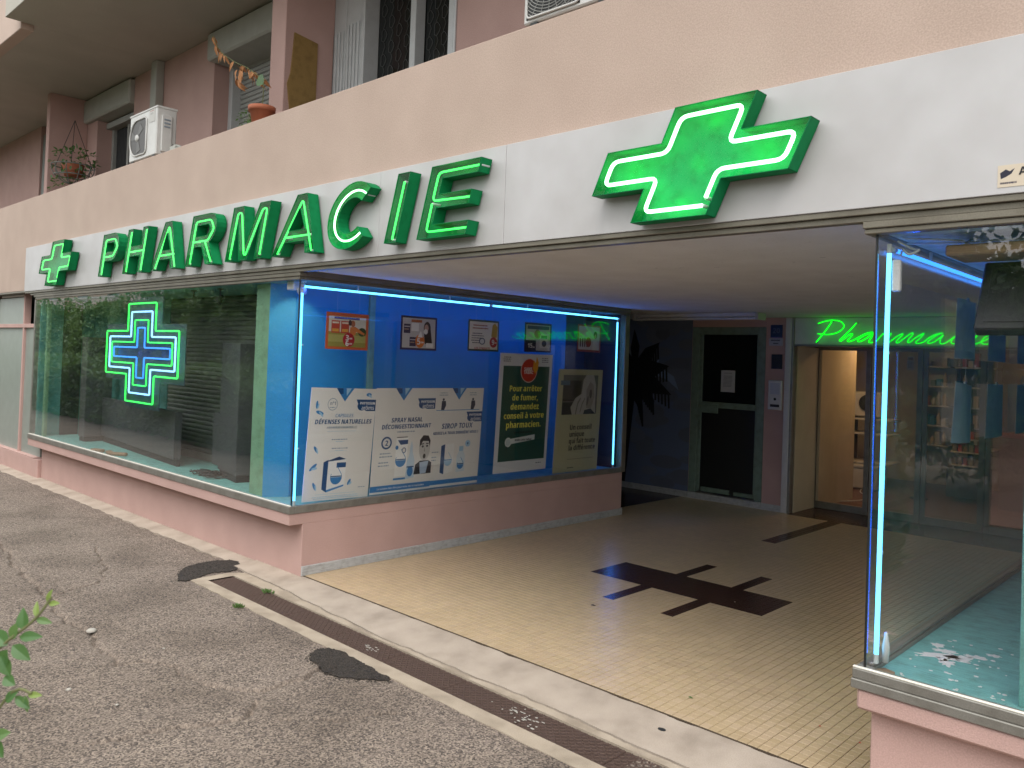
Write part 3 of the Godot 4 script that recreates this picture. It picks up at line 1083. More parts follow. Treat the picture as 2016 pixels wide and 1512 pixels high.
# ------------------------------------------------------------------ balcony things
func build_balcony_things() -> void:
	ac_unit(Vector3(-3.28, 3.423, -0.03), Vector2(0.63, 0.475), 0.19, false, "white air conditioner with dark fan opening standing on the balcony parapet by the duct")
	ac_unit(Vector3(2.088, 3.423, -0.03), Vector2(0.60, 0.52), 0.22, true, "white air conditioner with ringed wire fan guard at the top edge of the picture")
	# pipes and bracket behind the first unit
	var st := st_new()
	for k in 4:
		var p := [Vector3(-2.66, 3.56 - k * 0.03, -0.20), Vector3(-2.55, 3.53 - k * 0.02, -0.22), Vector3(-2.48, 3.46, -0.24 - k * 0.02), Vector3(-2.42, 3.40, -0.26)]
		tube(st, smooth_line(p, 4), 0.016, 8)
	bx(st, Vector3(-2.50, 3.42, -0.10), Vector3(-2.38, 3.50, -0.095), 0.001)
	solo("refrigerant_pipes", st, M.rollerbox, "lagged pipes and bracket beside the white air conditioner on the parapet", "pipes")
	# hanging basket
	var hb := thing("hanging_basket", "white wire basket of trailing plants hanging by the balcony fin", "hanging plant", Vector3(-6.72, 3.85, -0.62))
	var c := Vector3(-6.72, 4.0, -0.62)
	var wr := st_new()
	for k in 10:
		var a := TAU * k / 10
		var pts := []
		for j in 7:
			var t := j / 6.0 * PI * 0.52
			pts.append(c + Vector3(cos(a) * cos(t) * 0.26, -sin(t) * 0.24, sin(a) * cos(t) * 0.26))
		tube(wr, pts, 0.006, 5)
	for r in [[0.26, 0.0], [0.22, -0.13]]:
		var ring := []
		for k in 20:
			ring.append(c + Vector3(cos(TAU * k / 20) * r[0], r[1], sin(TAU * k / 20) * r[0]))
		tube(wr, ring, 0.008, 5, true)
	part(hb, "wire_basket", wr, M.slat)
	var po := st_new()
	lathe(po, [Vector2(0.0, -0.14), Vector2(0.10, -0.14), Vector2(0.14, 0.02), Vector2(0.0, 0.02)], c)
	part(hb, "pot", po, M.terracotta)
	var hg := st_new()
	for k in 3:
		var a := TAU * k / 3 + 0.4
		tube(hg, [c + Vector3(cos(a) * 0.26, 0, sin(a) * 0.26), c + Vector3(0, 0.62, 0)], 0.004, 4)
	part(hb, "hanger", hg, M.black)
	part(hb, "foliage", leaf_cluster(c + Vector3(0, 0.08, 0), Vector3(0.30, 0.18, 0.30), 160, 0.075), M.leaf, "stuff")
	part(hb, "trailing_leaves", leaf_cluster(c + Vector3(0.02, -0.30, 0.02), Vector3(0.36, 0.16, 0.3), 130, 0.06), M.leaf, "stuff")
	# potted plant on the parapet by the right fin
	var pp := thing("potted_plant", "terracotta pot with one tall glossy leaf beside the pink balcony fin", "plant pot", Vector3(-0.92, 3.42, -0.12))
	var pc := Vector3(-0.84, 3.415, -0.11)
	po = st_new()
	lathe(po, [Vector2(0.0, 0.0), Vector2(0.07, 0.0), Vector2(0.092, 0.11), Vector2(0.105, 0.11), Vector2(0.108, 0.15), Vector2(0.095, 0.15), Vector2(0.09, 0.12), Vector2(0.0, 0.12)], pc, Vector3.UP, 24)
	part(pp, "pot", po, M.terracotta)
	part(pp, "stalk", tube_st(smooth_line([pc + Vector3(0, 0.12, 0), pc + Vector3(0.01, 0.22, 0), pc + Vector3(0.03, 0.34, 0.01)], 4), 0.004, 5), M.stem)
	var lf := st_new()
	leaf(lf, pc + Vector3(0.03, 0.33, 0.01), Vector3(-0.75, 0.65, 0.1), Vector3(0, 0.2, 1), 0.13, 0.10)
	part(pp, "leaf", lf, M.leaf)
	var bp := thing("small_bush", "small grey green bushy plant next to the terracotta pot on the parapet", "plant", Vector3(-1.0, 3.42, -0.12))
	part(bp, "foliage", leaf_cluster(Vector3(-1.03, 3.50, -0.11), Vector3(0.12, 0.10, 0.08), 130, 0.028), M.leaf, "stuff")
	var sb := st_new()
	for k in 6:
		tube(sb, [Vector3(-1.0, 3.415, -0.11), Vector3(-1.1 + k * 0.035, 3.52 + 0.02 * (k % 3), -0.12 + 0.01 * k)], 0.003, 4)
	part(bp, "stem", sb, M.stem)
	# withered climber
	var cl := thing("withered_climber", "withered vine with curled orange brown leaves strung under the balcony ceiling", "dead vine", Vector3(-1.5, 3.42, -0.2))
	var line := smooth_line([Vector3(-1.83, 4.40, -0.15), Vector3(-1.70, 4.25, -0.15), Vector3(-1.55, 4.15, -0.15), Vector3(-1.36, 4.05, -0.15), Vector3(-1.20, 3.98, -0.15), Vector3(-1.02, 3.88, -0.15), Vector3(-0.88, 3.80, -0.15)], 6)
	part(cl, "twig", tube_st(line, 0.004, 5), M.stem)
	for k in 36:
		var p: Vector3 = line[rng.randi_range(0, line.size() - 1)]
		var s := st_new()
		leaf(s, p, Vector3(rng.randf_range(-0.5, 0.5), -1.0 + rng.randf() * 0.6, rng.randf_range(-0.4, 0.4)), Vector3(rng.randf_range(-1, 1), 0.2, 1), rng.randf_range(0.05, 0.10), rng.randf_range(0.02, 0.035), 0.5)
		part(cl, "dead_leaf", s, M.dryleaf)
	for k in 12:
		var s := st_new()
		leaf(s, Vector3(-1.30 + rng.randf_range(-0.05, 0.05), 3.96 + rng.randf_range(-0.10, 0.05), -0.14), Vector3(rng.randf_range(-0.6, 0.6), -0.7, rng.randf_range(-0.4, 0.4)), Vector3(rng.randf_range(-1, 1), 0.2, 1), 0.08, 0.04, 0.5)
		part(cl, "dead_leaf", s, M.dryleaf)
	var rd := st_new()
	lathe(rd, [Vector2(0.0, 0.0), Vector2(0.06, 0.0), Vector2(0.065, 0.05), Vector2(0.0, 0.05)], Vector3(-0.62, 3.395, -0.22))
	solo("red_bowl", rd, M.red, "red bowl just showing over the parapet below the ochre board", "bowl")
	# white cabinet beside the second unit
	solo("storage_cabinet", box_st(Vector3(2.62, 2.76, -0.55), Vector3(3.3, 4.4, -0.2), 0.01), M.pvc, "pale grey cabinet behind the parapet right of the ringed fan", "cabinet")

func leaf(st: SurfaceTool, p: Vector3, d: Vector3, n: Vector3, l: float, w: float, curl := 0.15) -> void:
	d = d.normalized()
	var s := d.cross(n).normalized()
	var up := s.cross(d).normalized()
	var rows := []
	for i in 6:
		var t := i / 5.0
		var hw := w * 0.5 * sin(PI * pow(t, 0.8)) + 0.0008
		var c := p + d * (l * t) - up * (curl * l * t * t)
		rows.append([c - s * hw + up * hw * 0.25, c, c + s * hw + up * hw * 0.25])
	for i in 5:
		for k in 2:
			quad(st, rows[i][k], rows[i][k + 1], rows[i + 1][k + 1], rows[i + 1][k], up)

func leaf_cluster(c: Vector3, r: Vector3, n: int, l: float) -> SurfaceTool:
	var st := st_new()
	for i in n:
		var d := Vector3(rng.randf_range(-1, 1), rng.randf_range(-1, 1), rng.randf_range(-1, 1))
		if d.length() > 1.0:
			d = d.normalized() * rng.randf_range(0.5, 1.0)
		var dir := (d + Vector3(rng.randf_range(-0.6, 0.6), rng.randf_range(-0.8, 0.4), rng.randf_range(-0.6, 0.6))).normalized()
		leaf(st, c + d * r, dir, Vector3(rng.randf_range(-0.5, 0.5), 1, rng.randf_range(-0.5, 0.7)), l * rng.randf_range(0.6, 1.1), l * rng.randf_range(0.35, 0.55))
	return st

func ac_unit(o: Vector3, s: Vector2, d: float, ringed: bool, label: String) -> void:
	var t := thing("air_conditioner", label, "air conditioner", o)
	part(t, "casing", box_st(o + Vector3(0, 0.02, -d), o + Vector3(s.x, s.y, 0), 0.008), M.white)
	part(t, "lid", box_st(o + Vector3(-0.006, s.y - 0.012, -d - 0.006), o + Vector3(s.x + 0.006, s.y + 0.012, 0.006), 0.006), M.white)
	for x in [0.05, s.x - 0.09]:
		part(t, "foot", box_st(o + Vector3(x, -0.006, -d), o + Vector3(x + 0.05, 0.021, 0), 0.003), M.black)
	if not ringed:
		var w := s.x * 0.62
		var h := s.y * 0.74
		var c := o + Vector3(0.02 + w * 0.5, s.y * 0.5, 0.001)
		var poly := PackedVector2Array()
		for i in 21:
			var a := PI * 0.5 + PI * i / 20.0
			poly.append(Vector2(-w * 0.08 + cos(a) * w * 0.42, sin(a) * h * 0.5))
		poly.append(Vector2(w * 0.42, -h * 0.5))
		poly.append(Vector2(w * 0.5, -h * 0.42))
		poly.append(Vector2(w * 0.5, h * 0.42))
		poly.append(Vector2(w * 0.42, h * 0.5))
		var st := st_new()
		prism(st, poly, c, Vector3.RIGHT, Vector3.UP, Vector3(0, 0, 0.003))
		var gr := part(t, "fan_opening", st, mat(lin(0.055, 0.05, 0.047), 0.5))
		var rim := []
		for p in poly:
			rim.append(c + Vector3(p.x, p.y, 0.006))
		part(gr, "rim", tube_st(rim, 0.008, 6, true), M.white)
		var hub := st_new()
		lathe(hub, [Vector2(0.0, 0.014), Vector2(0.03, 0.012), Vector2(0.036, 0.0)], c + Vector3(-w * 0.06, 0, 0.002), Vector3.BACK, 20)
		part(gr, "hub", hub, M.white)
		for k in 3:
			var b := st_new()
			var a := TAU * k / 3 + 0.9
			prism(b, PackedVector2Array([Vector2(0.03, -0.015).rotated(a), Vector2(h * 0.40, -0.06).rotated(a), Vector2(h * 0.43, 0.03).rotated(a), Vector2(0.03, 0.02).rotated(a)]), c + Vector3(-w * 0.06, 0, 0.003), Vector3.RIGHT, Vector3.UP, Vector3(0, 0, 0.003))
			part(gr, "fan_blade", b, mat(lin(0.10, 0.095, 0.09), 0.5))
		canvas(100, 120, Color(0.80, 0.79, 0.77))
		csmall(0.1, 0.08, 0.8, 1, 0.12, Color(0.62, 0.14, 0.13), 3)
		csmall(0.15, 0.26, 0.55, 2, 0.08, Color(0.42, 0.42, 0.43), 4)
		var lb := part(t, "label_plate", sheet_mesh(0.13, 0.12, 0.002), printed())
		lb.position += o + Vector3(s.x * 0.83, s.y * 0.72, 0.003)
		var side := st_new()
		bx(side, o + Vector3(s.x, 0.05, -d + 0.05), o + Vector3(s.x + 0.022, s.y * 0.85, -0.04), 0.006)
		part(t, "valve_cover", side, M.white)
		for k in 3:
			part(t, "louvre", box_st(o + Vector3(s.x + 0.021, s.y * (0.6 + 0.07 * k), -d + 0.07), o + Vector3(s.x + 0.026, s.y * (0.63 + 0.07 * k), -0.06), 0.001), M.greyink)
	else:
		var c := o + Vector3(s.x * 0.32, s.y * 0.5, 0.0)
		var r0 := s.y * 0.62
		var bk := st_new()
		bx(bk, o + Vector3(0.025, 0.04, 0.0), o + Vector3(s.x * 0.66, s.y - 0.04, 0.004), 0.001)
		var op := part(t, "fan_opening", bk, M.black)
		var lo := Vector2(o.x + 0.03, o.y + 0.045)
		var hi := Vector2(o.x + s.x * 0.655, o.y + s.y - 0.045)
		var wires := st_new()
		for k in 20:
			var r := r0 * (k + 1) / 20.0
			var run := []
			for q in 65:
				var a := TAU * q / 64
				var p := Vector2(c.x + cos(a) * r, c.y + sin(a) * r)
				if p.x > lo.x and p.x < hi.x and p.y > lo.y and p.y < hi.y:
					run.append(Vector3(p.x, p.y, o.z + 0.012))
				else:
					if run.size() > 1:
						tube(wires, run, 0.0021, 4)
					run = []
			if run.size() > 1:
				tube(wires, run, 0.0021, 4)
		for k in 24:
			var a := TAU * k / 24
			var run := []
			for q in 12:
				var r := r0 * q / 12.0
				var p := Vector2(c.x + cos(a) * r, c.y + sin(a) * r)
				if p.x > lo.x and p.x < hi.x and p.y > lo.y and p.y < hi.y:
					run.append(Vector3(p.x, p.y, o.z + 0.010))
			if run.size() > 1:
				tube(wires, run, 0.0016, 4)
		part(op, "wire_guard", wires, M.shutterslat)
		var rim := []
		for p in [Vector2(lo.x, lo.y), Vector2(hi.x, lo.y), hi, Vector2(lo.x, hi.y)]:
			rim.append(Vector3(p.x, p.y, o.z + 0.008))
		part(op, "rim", tube_st(rounded(rim, 0.03, true), 0.007, 6, true), M.white)

# ------------------------------------------------------------------ fascia and lit signs
func build_fascia_and_signs() -> void:
	var f := thing("fascia_board", "long white sign board panels under the balcony carrying green letters", "sign board", Vector3(0, 2.24, 0))
	var xs := [-6.165, -2.1, 0.97, 2.072, 5.2, 9.0]
	for i in xs.size() - 1:
		part(f, "board_panel", box_st(Vector3(xs[i] + 0.0012, 2.239, 0.001), Vector3(xs[i + 1] - 0.0012, 2.776, 0.05), 0.002), M.fascia)
	part(f, "lower_trim", box_st(Vector3(-6.16, 2.215, -0.02), Vector3(9, 2.2385, 0.043), 0.002), M.bronze)
	part(f, "lower_trim", box_st(Vector3(-6.0, 2.19, -0.02), Vector3(9, 2.2145, 0.026), 0.002), M.bronze)
	# the sticker at the right end
	canvas(160, 90, Color(0.86, 0.80, 0.72))
	cpoly([Vector2(0.06, 0.35), Vector2(0.2, 0.2), Vector2(0.3, 0.3), Vector2(0.42, 0.18), Vector2(0.34, 0.42), Vector2(0.2, 0.55), Vector2(0.08, 0.62)], Color(0.12, 0.11, 0.2))
	csmall(0.04, 0.78, 0.5, 1, 0.2, Color(0.2, 0.18, 0.25), 5)
	var sk := local_thing("sticker", "small cream sticker with a dark emblem at the right end of the white board", "sticker", Transform3D(Basis(), Vector3(4.475, 2.262, 0.0515)))
	part(sk, "sheet", sheet_mesh(0.12, 0.075, 0.001), printed())
	lettering(sk, "AT", 0.045, Vector3(0.025, 0.05, 0.001), Basis(), M.ink, true)
	lettering(sk, "G", 0.02, Vector3(0.035, 0.02, 0.001), Basis(), M.ink, true)
	# PHARMACIE
	var T3 := 0.112
	var pO := PackedVector2Array([Vector2(0, 0), Vector2(T3, 0), Vector2(T3, 0.145), Vector2(0.27, 0.145)])
	pO.append_array(arc(0.285, 0.2775, 0.135, 0.1325, -90, 90, 10))
	pO.append_array(PackedVector2Array([Vector2(0, 0.41)]))
	var pH := PackedVector2Array([Vector2(T3, 0.235), Vector2(0.26, 0.235)])
	pH.append_array(arc(0.268, 0.278, 0.045, 0.043, -90, 90, 6))
	pH.append_array(PackedVector2Array([Vector2(T3, 0.321)]))
	letter("P", -3.482, [pO], [pH], [[Vector2(0.055, 0.02), Vector2(0.055, 0.355), Vector2(0.28, 0.355), Vector2(0.365, 0.28), Vector2(0.28, 0.19), Vector2(0.06, 0.19)]], 0.25)
	letter("H", -2.871, [PackedVector2Array([Vector2(0, 0), Vector2(T3, 0), Vector2(T3, 0.155), Vector2(0.335, 0.155), Vector2(0.335, 0), Vector2(0.447, 0), Vector2(0.447, 0.41), Vector2(0.335, 0.41), Vector2(0.335, 0.25), Vector2(T3, 0.25), Vector2(T3, 0.41), Vector2(0, 0.41)])], [],
		[[Vector2(0.056, 0.02), Vector2(0.056, 0.385)], [Vector2(0.391, 0.02), Vector2(0.391, 0.385)], [Vector2(0.06, 0.2), Vector2(0.386, 0.2)]], 0.22)
	for ax in [[-2.224, "A", 0.505, 0.15, 0.29], [-0.157, "A", 0.545, 0.20, 0.325]]:
		var w: float = ax[2]
		var a0: float = ax[3]
		var a1: float = ax[4]
		var ao := PackedVector2Array([Vector2(0, 0), Vector2(0.115, 0), Vector2(0.145, 0.085), Vector2(w - 0.145, 0.085), Vector2(w - 0.115, 0), Vector2(w, 0), Vector2(a1, 0.41), Vector2(a0, 0.41)])
		var ah := PackedVector2Array([Vector2(0.172, 0.165), Vector2(w - 0.17, 0.165), Vector2((a0 + a1) * 0.5 + 0.005, 0.31), Vector2((a0 + a1) * 0.5 - 0.005, 0.31)])
		letter("A", ax[0], [ao], [ah], [[Vector2(0.055, 0.015), Vector2((a0 + a1) * 0.5, 0.375), Vector2(w - 0.055, 0.015)], [Vector2(0.115, 0.125), Vector2(w - 0.105, 0.125)]], 0.25)
	var rO := PackedVector2Array([Vector2(0, 0), Vector2(T3, 0), Vector2(T3, 0.15), Vector2(0.19, 0.15), Vector2(0.24, 0.145), Vector2(0.285, 0.09), Vector2(0.355, 0), Vector2(0.495, 0), Vector2(0.40, 0.115), Vector2(0.365, 0.165)])
	rO.append_array(arc(0.31, 0.29, 0.135, 0.12, -70, 90, 9))
	rO.append_array(PackedVector2Array([Vector2(0, 0.41)]))
	var rH := PackedVector2Array([Vector2(T3, 0.235), Vector2(0.28, 0.235)])
	rH.append_array(arc(0.288, 0.279, 0.043, 0.044, -90, 90, 6))
	rH.append_array(PackedVector2Array([Vector2(T3, 0.323)]))
	letter("R", -1.541, [rO], [rH], [[Vector2(0.055, 0.02), Vector2(0.055, 0.36), Vector2(0.31, 0.36), Vector2(0.385, 0.285), Vector2(0.31, 0.195), Vector2(0.06, 0.195)], [Vector2(0.26, 0.19), Vector2(0.425, 0.02)]], 0.3)
	letter("M", -0.856, [PackedVector2Array([Vector2(0, 0), Vector2(0.105, 0), Vector2(0.105, 0.29), Vector2(0.215, 0), Vector2(0.335, 0), Vector2(0.445, 0.29), Vector2(0.445, 0), Vector2(0.55, 0), Vector2(0.55, 0.41), Vector2(0.395, 0.41), Vector2(0.275, 0.115), Vector2(0.16, 0.41), Vector2(0, 0.41)])], [],
		[[Vector2(0.052, 0.02), Vector2(0.062, 0.365), Vector2(0.12, 0.365), Vector2(0.262, 0.04), Vector2(0.29, 0.04), Vector2(0.43, 0.365), Vector2(0.49, 0.365), Vector2(0.498, 0.03)]], 0.27)
	var cO := arc(0.245, 0.205, 0.245, 0.212, 48, 318, 26)
	var cI := arc(0.25, 0.205, 0.132, 0.112, 318, 48, 18)
	cO.append_array(cI)
	var ct := []
	for i in 15:
		var a := deg_to_rad(50 + 264 * i / 14.0)
		ct.append(Vector2(0.247 + cos(a) * 0.186, 0.205 + sin(a) * 0.16))
	letter("C", 0.486, [cO], [], [ct], 0.4)
	letter("I", 1.150, [PackedVector2Array([Vector2(0, 0), Vector2(0.115, 0), Vector2(0.115, 0.41), Vector2(0, 0.41)])], [], [[Vector2(0.06, 0.02), Vector2(0.062, 0.36)]], 0.2)
	letter("E", 1.457, [PackedVector2Array([Vector2(0, 0), Vector2(0.415, 0), Vector2(0.415, 0.078), Vector2(0.115, 0.078), Vector2(0.115, 0.168), Vector2(0.385, 0.168), Vector2(0.385, 0.246), Vector2(0.115, 0.246), Vector2(0.115, 0.332), Vector2(0.405, 0.332), Vector2(0.405, 0.41), Vector2(0, 0.41)])], [],
		[[Vector2(0.40, 0.372), Vector2(0.06, 0.372), Vector2(0.058, 0.215), Vector2(0.375, 0.207)], [Vector2(0.058, 0.2), Vector2(0.06, 0.04), Vector2(0.40, 0.04)]], 0.4)
	cross_sign(2.675, 2.258, 0.97, 0.487, 0.45, true, "large glowing green cross with white neon outline at the right of the board")
	cross_sign(-5.384, 2.262, 0.96, 0.487, 0.45, false, "smaller looking dim green cross at the far left end of the white board")

func arc(cx: float, cy: float, rx: float, ry: float, a0: float, a1: float, n: int) -> PackedVector2Array:
	var p := PackedVector2Array()
	for i in n + 1:
		var a := deg_to_rad(lerpf(a0, a1, float(i) / n))
		p.append(Vector2(cx + cos(a) * rx, cy + sin(a) * ry))
	return p

# keyhole cut so that one simple outline carries its hole
func keyhole(o: PackedVector2Array, hole: PackedVector2Array) -> PackedVector2Array:
	var bi := 0
	var bj := 0
	var best := 1e9
	for i in o.size():
		for j in hole.size():
			var d := o[i].distance_squared_to(hole[j])
			if d < best:
				best = d
				bi = i
				bj = j
	var h := hole.duplicate()
	if Geometry2D.is_polygon_clockwise(h) == Geometry2D.is_polygon_clockwise(o):
		h.reverse()
		bj = h.size() - 1 - bj
	var out := PackedVector2Array()
	for i in bi + 1:
		out.append(o[i])
	for k in h.size():
		out.append(h[(bj + k) % h.size()])
	var dv := (h[bj] - o[bi]).orthogonal().normalized() * 0.00012
	out.append(h[bj] + dv)
	out.append(o[bi] + dv)
	for i in range(bi + 1, o.size()):
		out.append(o[i])
	if Geometry2D.triangulate_polygon(out).is_empty():
		out[bi + h.size() + 1] = h[bj] - dv
		out[bi + h.size() + 2] = o[bi] - dv
	return out

func letter_box(t: Node3D, outers: Array, holes: Array, at: Vector3, y: Vector3, depth: float, wall: Material, back: Material, cover: Material) -> void:
	var X := Vector3.RIGHT
	var Z := Vector3(0, 0, 1)
	var poly: PackedVector2Array = outers[0]
	if holes.size():
		poly = keyhole(poly, holes[0])
	var bk := st_new()
	prism(bk, poly, at + Z * 0.004, X, y, Z * 0.004)
	part(t, "back_panel", bk, back)
	var wl := st_new()
	for ring in outers + holes:
		var cw := Geometry2D.is_polygon_clockwise(ring)
		var hole: bool = ring in holes
		for i in ring.size():
			var a: Vector2 = ring[i]
			var b: Vector2 = ring[(i + 1) % ring.size()]
			var e := (b - a)
			if e.length() < 1e-5:
				continue
			var nn := Vector2(e.y, -e.x).normalized() * (-1.0 if cw else 1.0)
			if hole:
				nn = -nn
			var A := at + X * a.x + y * a.y
			var B := at + X * b.x + y * b.y
			var inn := -(X * nn.x + y * nn.y).normalized()
			bar(wl, A, B, inn, 0.0032, Z, depth)
	part(t, "side_wall", wl, wall)
	if cover:
		var cs := st_new()
		var idx := Geometry2D.triangulate_polygon(poly)
		for i in range(0, idx.size(), 3):
			var q := []
			for k in 3:
				var p := poly[idx[i + k]]
				q.append(at + X * p.x + y * p.y + Z * (depth - 0.004))
			tri(cs, q[0], q[1], q[2], Z)
		part(t, "clear_cover", cs, cover)

func letter(ch: String, x0: float, outers: Array, holes: Array, tubes: Array, power: float) -> void:
	var lab := {"P": "first letter of the sign, green box letter P with neon outline", "H": "green box letter H with neon tubes standing between the P and the A", "R": "green box letter R with bright neon bowl in the middle of the sign", "M": "green box letter M with zigzag neon tube left of the second A", "C": "green box letter C with bright curved neon tube", "I": "narrow green box letter I with a single upright neon tube", "E": "last letter of the sign, green box letter E with three neon arms"}
	var l: String = lab.get(ch, "")
	if ch == "A":
		l = "first green box letter A, between the H and the R" if x0 < -1.0 else "second green box letter A, between M and C, with a dusty clear cover"
	var at := Vector3(x0, 2.295, 0.062)
	var y := Vector3(0.29, 1, 0)
	var t := thing("sign_letter", l, "sign letter", at, "green neon box letters on the white board")
	letter_box(t, outers, holes, at, y, 0.083, M.greenbox, M.greenback, M.acrylic)
	var sup := st_new()
	for s in [0.1, 0.3]:
		bx(sup, at + Vector3(0.05 + s * 0.29, s, -0.012), at + Vector3(0.075 + s * 0.29, s + 0.025, 0.004), 0.001)
	part(t, "stand_off", sup, M.alu)
	for tb in tubes:
		var pts := []
		for p in tb:
			pts.append(at + Vector3.RIGHT * p.x + y * p.y + Vector3(0, 0, 0.071))
		part(t, "neon_tube", tube_st(rounded(pts, 0.03, false), 0.0062, 7), M.neonwhite if (ch == "C") else M.neongreen)
		for e in [0, pts.size() - 1]:
			var en := st_new()
			lathe(en, [Vector2(0.0, 0.060), Vector2(0.0072, 0.058), Vector2(0.0075, 0.0)], pts[e] + Vector3(0, 0, -0.061), Vector3.BACK, 8)
			part(t, "tube_end", en, M.tubeglass)
	var mid: Vector2 = (tubes[0][0] + tubes[0][1]) * 0.5
	omni("letter_light", at + Vector3.RIGHT * mid.x + y * mid.y + Vector3(0, 0, 0.071), Color(0.1, 1.0, 0.25), 0.0016 * power / 0.25, 0.05, t)

func cross_poly(w: float, h: float, bw: float, bh: float, inset: float) -> PackedVector2Array:
	var x0 := inset
	var x1 := (w - bw) / 2 + inset
	var x2 := (w + bw) / 2 - inset
	var x3 := w - inset
	var y0 := inset
	var y1 := (h - bh) / 2 + inset
	var y2 := (h + bh) / 2 - inset
	var y3 := h - inset
	return PackedVector2Array([Vector2(x1, y0), Vector2(x2, y0), Vector2(x2, y1), Vector2(x3, y1), Vector2(x3, y2), Vector2(x2, y2), Vector2(x2, y3), Vector2(x1, y3), Vector2(x1, y2), Vector2(x0, y2), Vector2(x0, y1), Vector2(x1, y1)])

func cross_sign(x0: float, y0: float, w: float, h: float, shear: float, bright: bool, label: String) -> void:
	var at := Vector3(x0, y0, 0.062)
	var y := Vector3(shear, 1, 0)
	var t := thing("cross_sign", label, "pharmacy cross", at, "green neon crosses at both ends of the board")
	letter_box(t, [cross_poly(w, h, 0.385, 0.193, 0.0)], [], at, y, 0.083, M.greenbox, M.greenback, M.acrylic)
	var line := []
	for p in cross_poly(w, h, 0.385, 0.193, 0.044):
		line.append(at + Vector3.RIGHT * p.x + y * p.y + Vector3(0, 0, 0.070))
	# the tube starts and ends at the lower right corner
	var run := [line[1] + (line[2] - line[1]) * 0.22]
	for k in range(2, 12):
		run.append(line[k])
	run.append(line[0])
	run.append(line[1])
	part(t, "neon_tube", tube_st(rounded(run, 0.035, false), 0.0088 if bright else 0.0066, 8), M.neonwhite if bright else M.neongreen)
	for p in [run[0], run[-1]]:
		var en := st_new()
		lathe(en, [Vector2(0.0, 0.036), Vector2(0.009, 0.034), Vector2(0.009, 0.0)], p + Vector3(0, 0, -0.036), Vector3.BACK, 8)
		part(t, "tube_end", en, M.tubeglass)
	for p in [Vector2(0.15, 0.245), Vector2(0.485, 0.245), Vector2(0.8, 0.245), Vector2(0.485, 0.42), Vector2(0.485, 0.07)]:
		omni("cross_light", at + Vector3.RIGHT * p.x + y * p.y + Vector3(0, 0, 0.05), Color(0.1, 1.0, 0.25), 0.005 if bright else 0.001, 0.06, t)
	var sup := st_new()
	for p in [Vector2(0.1, 0.22), Vector2(0.8, 0.22)]:
		bx(sup, at + Vector3.RIGHT * p.x + y * p.y + Vector3(0, 0, -0.012), at + Vector3.RIGHT * (p.x + 0.03) + y * (p.y + 0.03) + Vector3(0, 0, 0.004), 0.001)
	part(t, "stand_off", sup, M.alu)

# ------------------------------------------------------------------ left display window
func neon(called: String, label: String, a: Vector3, b: Vector3, m: Material, bend := Vector3.ZERO) -> void:
	var t := thing(called, label, "neon tube", a, "blue neon tubes edging the display windows")
	var pts := [a, b]
	if bend != Vector3.ZERO:
		pts = [a + bend, a, b, b + bend]
	part(t, "tube", tube_st(rounded(pts, 0.02, false), 0.0085, 10), m)
	for p in [a, b]:
		var d: Vector3 = (b - a).normalized() * (1.0 if p == a else -1.0)
		var cap := st_new()
		tube(cap, [p - d * 0.035, p], 0.0095, 8)
		part(t, "end_cap", cap, M.tubeglass)
	for k in [0.25, 0.75]:
		var c := a.lerp(b, k)
		var clip := st_new()
		bx(clip, c - Vector3(0.006, 0.006, 0.006), c + Vector3(0.006, 0.006, 0.006) + (Vector3(0, 0.04, 0) if absf(a.y - b.y) < 0.2 else Vector3(0, 0, -0.03)), 0.002)
		part(t, "clip", clip, M.tubeglass)

